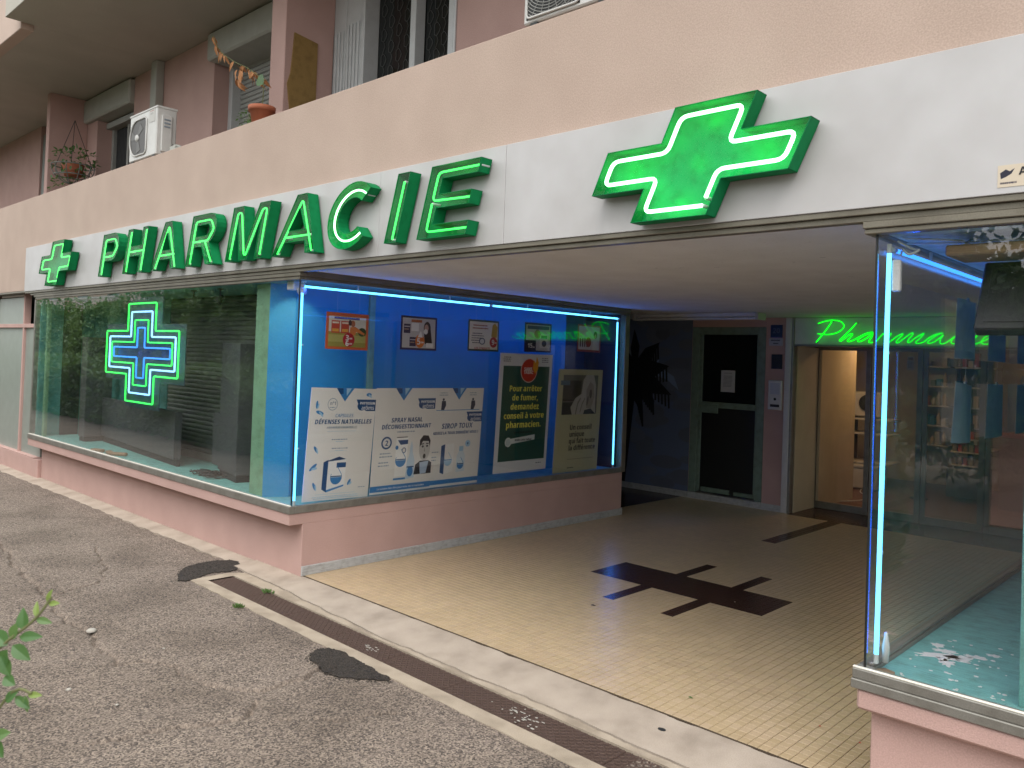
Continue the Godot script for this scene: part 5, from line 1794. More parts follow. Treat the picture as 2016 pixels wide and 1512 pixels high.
func drop(cx: float, cy: float, r: float, c: Color, line: Color) -> void:
	var p := [Vector2(cx, cy - r * 1.25)]
	for i in 17:
		var a := -0.55 + (PI + 1.1) * i / 16.0
		p.append(Vector2(cx + cos(a) * r, cy + sin(a) * r * 0.72))
	cline(p, 0.007, c)
	var q := []
	for i in 13:
		var a := PI * i / 12.0
		q.append(Vector2(cx + cos(a) * r, cy + sin(a) * r * 0.72))
	cpoly(q, c)
	crect(cx - r, cy - 0.012, r * 2, 0.01, line)

func hanging_posters() -> void:
	var B := Basis()
	var zf := 0.0008
	var labs := ["small hung poster with orange border and red price disc, first from the window corner", "small hung poster with navy border and a dark haired woman", "small hung white poster with green border", "small hung poster with navy corner price and grey boxes", "small hung red bordered poster at the far end of the side window"]
	var zs := [-0.44, -1.145, -1.89, -2.617, -3.40]
	var ys := [1.648, 1.667, 1.682, 1.697, 1.722]
	for n in 5:
		canvas(360, 256, Color(0.84, 0.83, 0.81))
		if n == 0:
			cv.fill(Color(0.80, 0.38, 0.17))
			crect(0.06, 0.10, 0.88, 0.83, Color(0.86, 0.84, 0.78))
			crect(0.06, 0.52, 0.88, 0.41, Color(0.62, 0.58, 0.25))
			crect(0.06, 0.60, 0.88, 0.2, Color(0.70, 0.68, 0.38))
			cell(0.85, 0.50, 0.10, 0.12, Color(0.22, 0.28, 0.12))
			for bxs in [[0.12, 0.20], [0.34, 0.20]]:
				crect(bxs[0], 0.22, 0.19, 0.34, Color(0.78, 0.30, 0.18))
				crect(bxs[0] + 0.02, 0.25, 0.15, 0.05, Color(0.92, 0.86, 0.74))
				crect(bxs[0] + 0.02, 0.44, 0.15, 0.08, Color(0.90, 0.66, 0.25))
			cell(0.62, 0.28, 0.055, 0.09, Color(0.70, 0.42, 0.25))
			cell(0.55, 0.26, 0.04, 0.08, Color(0.30, 0.18, 0.10))
			cpoly([Vector2(0.56, 0.38), Vector2(0.68, 0.36), Vector2(0.92, 0.54), Vector2(0.90, 0.58), Vector2(0.70, 0.50), Vector2(0.68, 0.60), Vector2(0.54, 0.60)], Color(0.85, 0.50, 0.22))
			cell(0.53, 0.73, 0.14, 0.19, Color(0.72, 0.10, 0.14))
			crect(0.18, 0.115, 0.6, 0.06, Color(0.35, 0.12, 0.30))
		elif n == 1:
			cv.fill(Color(0.08, 0.09, 0.28))
			crect(0.045, 0.06, 0.91, 0.88, Color(0.78, 0.77, 0.78))
			crect(0.27, 0.10, 0.30, 0.08, Color(0.70, 0.36, 0.14))
			crect(0.28, 0.20, 0.2, 0.24, Color(0.92, 0.92, 0.92))
			for bxs in [[0.08, 0.24], [0.24, 0.62]]:
				crect(bxs[0], bxs[1], 0.17, 0.27, Color(0.12, 0.12, 0.30))
				crect(bxs[0] + 0.01, bxs[1] + 0.06, 0.15, 0.03, Color(0.8, 0.8, 0.85))
				crect(bxs[0] + 0.01, bxs[1] + 0.14, 0.12, 0.03, Color(0.7, 0.6, 0.5))
			cell(0.72, 0.34, 0.10, 0.20, Color(0.10, 0.07, 0.07))
			cpoly([Vector2(0.62, 0.40), Vector2(0.82, 0.36), Vector2(0.88, 0.85), Vector2(0.66, 0.80)], Color(0.12, 0.09, 0.09))
			cell(0.70, 0.33, 0.06, 0.11, Color(0.78, 0.62, 0.55))
			cell(0.68, 0.44, 0.06, 0.08, Color(0.92, 0.91, 0.90))
			cell(0.52, 0.73, 0.13, 0.20, Color(0.86, 0.46, 0.14))
			cpoly([Vector2(0.45, 0.62), Vector2(0.54, 0.42), Vector2(0.60, 0.62)], Color(0.94, 0.94, 0.94))
			crect(0.70, 0.78, 0.2, 0.13, Color(0.93, 0.92, 0.92))
		elif n == 2:
			cv.fill(Color(0.16, 0.30, 0.16))
			crect(0.04, 0.06, 0.92, 0.88, Color(0.90, 0.89, 0.86))
			csmall(0.12, 0.16, 0.55, 2, 0.09, Color(0.55, 0.18, 0.15), 5)
			csmall(0.10, 0.42, 0.40, 5, 0.075, Color(0.3, 0.32, 0.36), 6)
			cell(0.44, 0.68, 0.10, 0.11, Color(0.25, 0.32, 0.45))
			cell(0.44, 0.68, 0.07, 0.08, Color(0.85, 0.86, 0.88))
			cpoly([Vector2(0.78, 0.14), Vector2(0.86, 0.08), Vector2(0.95, 0.20), Vector2(0.93, 0.55), Vector2(0.74, 0.52)], Color(0.72, 0.58, 0.14))
			cell(0.82, 0.70, 0.13, 0.17, Color(0.70, 0.12, 0.14))
		elif n == 3:
			cv.fill(Color(0.08, 0.08, 0.22))
			crect(0.05, 0.07, 0.90, 0.88, Color(0.76, 0.76, 0.78))
			crect(0.09, 0.10, 0.82, 0.12, Color(0.26, 0.30, 0.42))
			crect(0.05, 0.60, 0.36, 0.35, Color(0.09, 0.10, 0.26))
			crect(0.55, 0.36, 0.34, 0.5, Color(0.86, 0.86, 0.86))
			crect(0.60, 0.42, 0.24, 0.10, Color(0.4, 0.42, 0.46))
			cell(0.72, 0.70, 0.09, 0.11, Color(0.32, 0.32, 0.35))
			cell(0.46, 0.38, 0.12, 0.16, Color(0.62, 0.48, 0.42))
		else:
			cv.fill(Color(0.62, 0.28, 0.24))
			crect(0.05, 0.06, 0.9, 0.86, Color(0.80, 0.78, 0.78))
			for k in 4:
				crect(0.10 + k * 0.09, 0.50, 0.05, 0.32, Color(0.38, 0.22, 0.24))
			cell(0.46, 0.64, 0.12, 0.18, Color(0.62, 0.22, 0.22))
			cell(0.76, 0.36, 0.08, 0.14, Color(0.25, 0.16, 0.13))
			cell(0.76, 0.42, 0.05, 0.09, Color(0.76, 0.60, 0.52))
			cpoly([Vector2(0.62, 0.92), Vector2(0.66, 0.58), Vector2(0.86, 0.58), Vector2(0.92, 0.92)], Color(0.86, 0.86, 0.86))
		var m := printed()
		var t := local_thing("hung_poster", labs[n], "poster", facing(zs[n], ys[n], -0.022, -0.022, 0.28), "small posters hung in the side window")
		t.rotate_object_local(Vector3.BACK, rng.randf_range(-0.008, 0.008))
		part(t, "sheet", sheet_mesh(0.388, 0.276, 0.0008, 0.004, 8), m)
		part(t, "hanging_thread", tube_st([Vector3(-0.1, 0.275, 0), Vector3(-0.1, 2.14 - ys[n], 0)], 0.0006, 4), M.tubeglass)
		part(t, "hanging_thread", tube_st([Vector3(0.1, 0.275, 0), Vector3(0.1, 2.14 - ys[n], 0)], 0.0006, 4), M.tubeglass)
		zf = 0.0055
		if n == 0:
			lettering(t, "3", 0.028, Vector3(-0.005, 0.090, zf), B, M.whiteink, true)
			lettering(t, "6", 0.028, Vector3(-0.005, 0.048, zf), B, M.whiteink, true)
			lettering(t, "€99", 0.026, Vector3(0.028, 0.085, zf), B, M.whiteink, true)
			lettering(t, "€99", 0.026, Vector3(0.028, 0.045, zf), B, M.whiteink, true)
		elif n == 1:
			lettering(t, "5", 0.034, Vector3(-0.008, 0.072, zf), B, M.whiteink, true)
			lettering(t, "€90", 0.03, Vector3(0.030, 0.065, zf), B, M.whiteink, true)
		elif n == 2:
			lettering(t, "9", 0.03, Vector3(0.112, 0.083, zf), B, M.whiteink, true)
			lettering(t, "€90", 0.028, Vector3(0.145, 0.078, zf), B, M.whiteink, true)
			lettering(t, "LES 2 PAQUETS", 0.19, Vector3(-0.02, 0.026, zf), B, mat(lin(0.35, 0.04, 0.04), 0.8), true)
		elif n == 3:
			lettering(t, "15", 0.062, Vector3(-0.12, 0.06, zf), B, M.whiteink, true)
			lettering(t, "€90", 0.03, Vector3(-0.07, 0.045, zf), B, M.whiteink, true)

# ------------------------------------------------------------------ right display window
func build_right_window() -> void:
	var w := thing("display_window", "right corner display window with peeling teal floor and hung blank sheets", "shop window", Vector3(5, 0.45, -0.5))
	part(w, "sill_frame", box_st(Vector3(3.965, 0.4325, -0.03), Vector3(9, 0.4675, 0.028), 0.003), M.alu)
	part(w, "sill_frame", box_st(Vector3(3.967, 0.4678, -0.03), Vector3(9, 0.505, 0.020), 0.003), M.alu)
	part(w, "sill_frame", box_st(Vector3(3.967, 0.4322, -3.9), Vector3(4.03, 0.505, -0.031), 0.003), M.alu)
	part(w, "glazing_bead", box_st(Vector3(3.967, 0.5053, 0.001), Vector3(9, 0.5115, 0.016), 0.002), M.bead)
	part(w, "side_bead", box_st(Vector3(4.004, 0.5053, -3.9), Vector3(4.026, 0.52, -0.045), 0.004), M.alu)
	part(w, "header_frame", box_st(Vector3(3.962, 2.163, -0.04), Vector3(9, 2.1895, 0.034), 0.003), M.bronze)
	part(w, "header_frame", box_st(Vector3(3.966, 2.143, -0.03), Vector3(9, 2.1628, 0.024), 0.003), M.bronze)
	part(w, "header_frame", box_st(Vector3(3.966, 2.143, -3.9), Vector3(4.03, 2.2045, -0.041), 0.003), M.bronze)
	part(w, "front_pane", box_st(Vector3(4.010, 0.506, -0.008), Vector3(9, 2.142, 0.0), 0.0), M.glass)
	part(w, "side_pane", box_st(Vector3(4.0, 0.506, -3.9), Vector3(4.008, 2.142, -0.002), 0.0), M.glass)
	part(w, "corner_seal", box_st(Vector3(4.0015, 0.506, -0.0075), Vector3(4.0095, 2.142, -0.0005), 0.0), M.black)
	part(w, "display_floor", box_st(Vector3(4.031, 0.44, -3.9), Vector3(6.0, 0.49, -0.031), 0.0), M.tealfloor)
	part(w, "inner_ceiling", box_st(Vector3(4.031, 2.146, -3.9), Vector3(6.0, 2.2, -0.041), 0.0), tri_mat(lin(0.42, 0.55, 0.58), 0.85, T.streak, 1.0, T.bump, 0.1, T.blotch, 1.2))
	part(w, "end_panel", box_st(Vector3(4.488, 0.49, -3.9), Vector3(4.53, 2.145, -0.09), 0.003), M.teal)
	part(w, "end_panel", box_st(Vector3(4.031, 0.49, -3.9), Vector3(4.487, 2.145, -3.86), 0.0), M.glassdoor)
	# paint peeled off the floor in flakes
	var pf := st_new()
	for c in [[4.16, -0.42, 0.10, 0.022], [4.21, -0.46, 0.06, 0.018], [4.14, -0.50, 0.05, 0.010], [4.19, -0.36, 0.03, 0.02], [4.25, -0.52, 0.04, 0.012], [4.10, -0.56, 0.03, 0.010], [4.30, -0.60, 0.03, 0.008]]:
		var poly := PackedVector2Array()
		for i in 22:
			var a := TAU * i / 22
			var k := rng.randf_range(0.45, 1.15)
			poly.append(Vector2(c[0], c[1]) + Vector2(cos(a) * c[2] * k, sin(a) * c[3] * 2.4 * k).rotated(-0.35))
		prism(pf, poly, Vector3(0, 0.4905, 0), Vector3.RIGHT, Vector3.BACK, Vector3(0, 0.0015, 0))
	for k in 46:
		var c := Vector2(rng.randf_range(4.06, 4.46), rng.randf_range(-0.75, -0.07))
		prism(pf, disc(c.x, c.y, rng.randf_range(0.003, 0.011), rng.randf_range(0.002, 0.007), 7), Vector3(0, 0.4905, 0), Vector3.RIGHT, Vector3.BACK, Vector3(0, 0.0015, 0))
	part(w, "peeled_patch", pf, mat(lin(0.62, 0.60, 0.58), 0.8), "stuff")
	var scr := st_new()
	prism(scr, PackedVector2Array([Vector2(4.03, -0.05), Vector2(4.08, -0.035), Vector2(4.095, -0.05), Vector2(4.09, -0.075), Vector2(4.045, -0.09)]), Vector3(0, 0.4905, 0), Vector3.RIGHT, Vector3.BACK, Vector3(0, 0.008, 0))
	solo("rubbish_scrap", scr, M.wood, "dark scrap lying in the near corner of the right window floor", "scrap")
	# hung sheets seen from behind
	var labs := ["top row hung blank sheet nearest the right window corner", "top row second hung blank sheet in the right window", "top row hung blank sheet cut by the right picture edge", "lower row hung blank sheet nearest the window corner, curling", "lower row second hung blank sheet in the right window", "lower row hung blank sheet cut by the right picture edge"]
	var zs := [-1.146, -1.735, -2.37, -1.13, -1.72, -2.37]
	for n in 6:
		var y := 1.70 if n < 3 else 1.30
		var r := Vector3(0, 0, -1)
		var t := local_thing("hung_poster", labs[n], "poster", Transform3D(Basis(r, Vector3.UP, Vector3.RIGHT), Vector3(4.028, y, zs[n])), "sheets hung in the right window")
		t.rotate_object_local(Vector3.BACK, [0.01, -0.004, 0.0, -0.045, -0.01, 0.012][n])
		part(t, "sheet", sheet_mesh(0.385, 0.28, 0.0006, [0.012, 0.006, 0.004, 0.020, 0.010, 0.008][n], 12), M.paperback)
		var cl := st_new()
		bx(cl, Vector3(-0.012, 0.272, -0.004), Vector3(0.012, 0.292, 0.006), 0.002)
		part(t, "clip", cl, M.tubeglass)
		if n < 3:
			part(t, "hanging_thread", tube_st([Vector3(0, 0.285, 0), Vector3(0, 2.146 - y, 0)], 0.0007, 4), M.tubeglass)
			part(t, "hanging_thread", tube_st([Vector3(0, 0, 0), Vector3(0, -0.12, 0)], 0.0007, 4), M.tubeglass)
	neon("neon_tube", "upright blue neon tube at the corner of the right window", Vector3(4.034, 0.56, -0.036), Vector3(4.034, 2.075, -0.052), M.neonblue)
	neon("neon_tube", "blue neon tube along the top of the right window side, near length", Vector3(4.034, 2.094, -0.12), Vector3(4.034, 2.094, -1.86), M.neonblue2)
	neon("neon_tube", "blue neon tube along the top of the right window side, far length", Vector3(4.034, 2.094, -1.92), Vector3(4.034, 2.094, -3.8), M.neonblue2)
	var bl := Color(0.08, 0.35, 1.0)
	for s in [[Vector3(4.02, 1.3, -0.045), Vector3(-1, 0, 0), Vector3.UP, Vector2(0.02, 1.5), 0.05], [Vector3(4.05, 1.3, -0.06), Vector3(1, 0, -1), Vector3.UP, Vector2(0.02, 1.5), 0.06], [Vector3(4.048, 2.092, -1.9), Vector3(1, -0.3, 0), Vector3.BACK, Vector2(0.02, 3.6), 0.12]]:
		area("neon_tube_light", s[0], s[1], s[2], s[3], bl, s[4])
	# plank with a screen under it
	solo("plank_shelf", box_st(Vector3(4.215, 2.06, -0.34), Vector3(5.6, 2.10, -0.10), 0.006), M.wood, "brown plank fixed across the top of the right window", "shelf")
	var tv := thing("screen", "dark flat screen hanging below the brown plank in the right window", "screen", Vector3(4.7, 1.9, -0.4))
	var tt := Transform3D(Basis(Vector3.RIGHT, -0.5), Vector3(4.30, 2.055, -0.30))
	var s := st_new()
	bx(s, Vector3(0, -0.30, -0.05), Vector3(0.95, 0.0, 0.0), 0.006, tt)
	part(tv, "housing", s, M.black)
	s = st_new()
	bx(s, Vector3(0.03, -0.27, 0.0005), Vector3(0.92, -0.03, 0.003), 0.001, tt)
	part(tv, "display", s, M.black)
	# wiring at the head of the window
	var wi := st_new()
	tube(wi, smooth_line([Vector3(4.06, 2.12, -0.06), Vector3(4.10, 2.095, -0.10), Vector3(4.13, 2.085, -0.08), Vector3(4.10, 2.07, -0.07), Vector3(4.07, 2.09, -0.09), Vector3(4.05, 2.08, -0.13)], 6), 0.005, 6)
	tube(wi, smooth_line([Vector3(4.05, 2.13, -0.2), Vector3(4.2, 2.125, -0.22), Vector3(4.4, 2.12, -0.2), Vector3(4.7, 2.13, -0.22)], 6), 0.004, 6)
	tube(wi, smooth_line([Vector3(4.06, 2.14, -0.12), Vector3(4.25, 2.12, -0.15), Vector3(4.30, 2.10, -0.16), Vector3(4.6, 2.11, -0.14)], 6), 0.004, 6)
	tube(wi, smooth_line([Vector3(4.25, 2.145, -0.3), Vector3(4.24, 2.10, -0.24), Vector3(4.26, 2.07, -0.2)], 6), 0.006, 6)
	solo("window_wiring", wi, M.tubeglass, "loose grey cables looped under the header of the right window", "cables")
	var cl2 := st_new()
	bx(cl2, Vector3(4.045, 1.93, -0.075), Vector3(4.075, 2.05, -0.05), 0.004)
	solo("plastic_tag", cl2, M.white, "small white plastic holder beside the upper end of the right corner tube", "holder")
	var cl3 := st_new()
	lathe(cl3, [Vector2(0.0, 0.0), Vector2(0.012, 0.0), Vector2(0.014, 0.06), Vector2(0.006, 0.11), Vector2(0.0, 0.115)], Vector3(4.06, 0.53, -0.06))
	solo("pointed_cover", cl3, M.tubeglass, "clear pointed plastic cap at the foot of the right corner tube", "cap")

# ------------------------------------------------------------------ back of the arcade
func build_back_wall() -> void:
	var zb := -5.66
	# painted mural wall left of the door
	canvas(280, 500, Color(0.42, 0.47, 0.58))
	var r := RandomNumberGenerator.new()
	r.seed = 12
	for i in 60:
		var v := r.randf_range(0.405, 0.46)
		cell(r.randf(), r.randf(), r.randf_range(0.05, 0.2), r.randf_range(0.02, 0.06), Color(v, v * 1.06, v * 1.22))
	cpoly([Vector2(0.50, 0.30), Vector2(0.62, 0.24), Vector2(0.60, 0.28), Vector2(0.80, 0.34), Vector2(0.86, 0.42), Vector2(0.72, 0.36), Vector2(0.52, 0.33)], Color(0.56, 0.64, 0.78))
	var dk := Color(0.07, 0.075, 0.10)
	for f in [[0.32, 0.28, 0.30, 0.06], [0.32, 0.30, 0.62, 0.14], [0.32, 0.32, 0.74, 0.28], [0.32, 0.34, 0.58, 0.50], [0.32, 0.36, 0.44, 0.58], [0.32, 0.36, 0.22, 0.56], [0.32, 0.34, 0.06, 0.46], [0.32, 0.30, 0.08, 0.20], [0.32, 0.33, 0.78, 0.45]]:
		var a := Vector2(f[0], f[1])
		var b := Vector2(f[2], f[3])
		var n := (b - a).orthogonal().normalized()
		cpoly([a + n * 0.03, a.lerp(b, 0.5) + n * 0.05, b, a.lerp(b, 0.5) - n * 0.06, a - n * 0.03], dk)
		for k in 9:
			var c := a.lerp(b, 0.2 + k * 0.09)
			cline([c, c + Vector2(0.01, 0.09)], 0.02, dk)
	cpoly([Vector2(0.29, 0.35), Vector2(0.35, 0.35), Vector2(0.24, 1.0), Vector2(0.12, 1.0)], dk)
	var mm := printed(0.8)
	var mw := part(self, "wall", box_st(Vector3(-3.2, 0.0, zb - 0.25), Vector3(-1.42, 2.205, zb), 0.0), M.pinkdark)
	tag(mw, "", "", "", "structure")
	var mu := thing("mural_wall", "dim wall painted with dark palm fronds beside the entrance door", "wall", Vector3(-0.8, 0, zb))
	part(mu, "wall_core", box_st(Vector3(-1.42, 0.0, zb - 0.25), Vector3(-0.18, 2.205, zb - 0.004), 0.0), M.pinkdark)
	var mp := part(mu, "mural", sheet_mesh(1.24, 2.13, 0.003), mm)
	mp.position += Vector3(-0.80, 0.072, zb)
	for i in 3:
		part(mu, "skirting_tile", box_st(Vector3(-1.42 + i * 0.4133, 0.0, zb), Vector3(-1.422 + (i + 1) * 0.4133, 0.072, zb + 0.014), 0.002), M.marble)
	# corridor end
	solo("wall_corridor_end", box_st(Vector3(-3.3, 0, zb - 0.25), Vector3(-3.2, 2.205, -4.0), 0.0), M.dark, "", "", "", "structure")
	# door number 20
	var ew := thing("entrance_wall", "pinkish brown wall carrying the plates between entrance door and pharmacy", "wall", Vector3(0.9, 0, zb))
	part(ew, "wall_core", box_st(Vector3(0.79, 0.0, zb - 0.25), Vector3(1.03, 2.205, zb), 0.003), M.pinkdark)
	part(ew, "lintel", box_st(Vector3(-0.18, 2.10, zb - 0.25), Vector3(0.789, 2.205, zb), 0.003), M.pinkdark)
	part(ew, "skirting_tile", box_st(Vector3(0.79, 0.0, zb), Vector3(1.03, 0.072, zb + 0.014), 0.002), M.marble)
	part(ew, "doorstep", box_st(Vector3(-0.178, 0.0, zb - 0.2), Vector3(0.788, 0.074, zb + 0.012), 0.003), M.marble)
	var d := thing("entrance_door", "mint framed glass entrance door with chipped paint and a paper notice", "door", Vector3(0.3, 0, zb))
	var f := st_new()
	bx(f, Vector3(-0.18, 0.076, zb - 0.06), Vector3(-0.085, 2.098, zb - 0.005), 0.004)
	bx(f, Vector3(0.70, 0.076, zb - 0.06), Vector3(0.788, 2.098, zb - 0.005), 0.004)
	bx(f, Vector3(-0.084, 2.01, zb - 0.06), Vector3(0.699, 2.098, zb - 0.006), 0.004)
	part(d, "frame", f, M.mint)
	f = st_new()
	bx(f, Vector3(-0.083, 0.09, zb - 0.07), Vector3(-0.045, 2.008, zb - 0.03), 0.004)
	bx(f, Vector3(0.665, 0.09, zb - 0.07), Vector3(0.699, 2.008, zb - 0.03), 0.004)
	bx(f, Vector3(-0.044, 1.12, zb - 0.069), Vector3(0.664, 1.19, zb - 0.031), 0.004)
	bx(f, Vector3(-0.02, 0.095, zb - 0.069), Vector3(0.36, 0.15, zb - 0.031), 0.004)
	bx(f, Vector3(0.42, 0.095, zb - 0.069), Vector3(0.664, 0.14, zb - 0.031), 0.004)
	part(d, "leaf_frame", f, M.mint)
	part(d, "handle_plate", box_st(Vector3(-0.078, 1.055, zb - 0.03), Vector3(0.19, 1.165, zb - 0.012), 0.004), M.mint)
	part(d, "pane", box_st(Vector3(-0.046, 1.185, zb - 0.055), Vector3(0.666, 2.009, zb - 0.05), 0.0), M.darkglass)
	part(d, "pane", box_st(Vector3(-0.046, 0.088, zb - 0.055), Vector3(0.666, 1.125, zb - 0.05), 0.0), M.black)
	canvas(100, 140, Color(0.84, 0.84, 0.86))
	csmall(0.2, 0.12, 0.6, 1, 0.05, Color(0.3, 0.3, 0.34), 1)
	csmall(0.15, 0.25, 0.7, 9, 0.06, Color(0.5, 0.5, 0.55), 2)
	var nt := local_thing("notice", "white paper notice taped inside the upper door glass", "notice", Transform3D(Basis(), Vector3(0.296, 1.32, zb - 0.047)))
	part(nt, "sheet", sheet_mesh(0.185, 0.26, 0.0006), printed(0.8))
	# plates beside the door
	var np := thing("number_plate", "dark square house number plate 20 with a blue lower edge", "house number", Vector3(0.915, 1.98, zb))
	part(np, "plate", box_st(Vector3(0.845, 1.985, zb + 0.001), Vector3(0.988, 2.122, zb + 0.008), 0.002), mat(lin(0.015, 0.015, 0.02), 0.3))
	part(np, "lower_edge", box_st(Vector3(0.845, 1.978, zb + 0.001), Vector3(0.988, 1.9845, zb + 0.009), 0.001), mat(lin(0.03, 0.07, 0.35), 0.3))
	var ln := lettering(np, "20", 0.085, Vector3(0.0015, 0.077, 0.009), Basis(), mat(lin(0.10, 0.10, 0.11), 0.5), true)
	ln.position.x = 0.0
	canvas(120, 60, Color(0.74, 0.74, 0.78))
	csmall(0.1, 0.18, 0.8, 1, 0.5, Color(0.2, 0.2, 0.26), 7)
	csmall(0.28, 0.60, 0.45, 1, 0.4, Color(0.2, 0.2, 0.26), 8)
	var pl := local_thing("name_plate", "pale name plate with two lines of letters under the house number", "name plate", Transform3D(Basis(), Vector3(0.913, 1.884, zb + 0.008)))
	part(pl, "sheet", sheet_mesh(0.165, 0.085, 0.006), printed(0.4))
	var ic := thing("intercom", "black intercom panel below the name plate", "intercom", Vector3(0.93, 1.62, zb))
	part(ic, "panel", box_st(Vector3(0.868, 1.62, zb + 0.001), Vector3(0.996, 1.785, zb + 0.012), 0.003), M.black)
	for k in 3:
		part(ic, "button", box_st(Vector3(0.89, 1.65 + k * 0.04, zb + 0.012), Vector3(0.97, 1.665 + k * 0.04, zb + 0.015), 0.001), M.dark)
	var mb := thing("key_box", "grey wall box with a round lock below the intercom", "wall box", Vector3(0.93, 1.15, zb))
	part(mb, "casing", box_st(Vector3(0.850, 1.152, zb + 0.001), Vector3(1.012, 1.488, zb + 0.035), 0.005), M.white)
	part(mb, "label_panel", box_st(Vector3(0.875, 1.33, zb + 0.035), Vector3(0.99, 1.46, zb + 0.038), 0.001), mat(lin(0.42, 0.43, 0.48), 0.4))
	var lk := st_new()
	lathe(lk, [Vector2(0.0, 0.006), Vector2(0.014, 0.005), Vector2(0.016, 0.0)], Vector3(0.935, 1.275, zb + 0.035), Vector3.BACK, 14)
	part(mb, "lock", lk, M.black)
	part(mb, "slot", box_st(Vector3(0.88, 1.185, zb + 0.035), Vector3(0.99, 1.215, zb + 0.0375), 0.001), M.dark)
	# pilaster
	var ps := thing("pilaster", "pale grey square pilaster between the plates and the pharmacy opening", "pilaster", Vector3(1.07, 0, zb))
	part(ps, "shaft", box_st(Vector3(1.031, 0.0, zb - 0.25), Vector3(1.10, 2.204, zb + 0.02), 0.006), M.white)
	part(ps, "edge_trim", box_st(Vector3(1.101, 0.0, zb - 0.08), Vector3(1.128, 2.204, zb + 0.012), 0.004), M.alu)
	# tube lamp under the ceiling, off
	var fl := thing("ceiling_lamp", "unlit double fluorescent batten lamp under the arcade ceiling", "ceiling lamp", Vector3(0.3, 2.2, -4.85))
	part(fl, "batten", box_st(Vector3(-0.42, 2.165, -4.93), Vector3(1.10, 2.2045, -4.77), 0.006), M.white)
	part(fl, "end_cap", box_st(Vector3(-0.455, 2.13, -4.94), Vector3(-0.421, 2.203, -4.76), 0.004), M.rollerbox)
	part(fl, "end_cap", box_st(Vector3(1.101, 2.13, -4.94), Vector3(1.135, 2.203, -4.76), 0.004), M.rollerbox)
	for z in [-4.89, -4.81]:
		part(fl, "lamp_tube", tube_st([Vector3(-0.42, 2.148, z), Vector3(1.10, 2.148, z)], 0.013, 10), M.white)

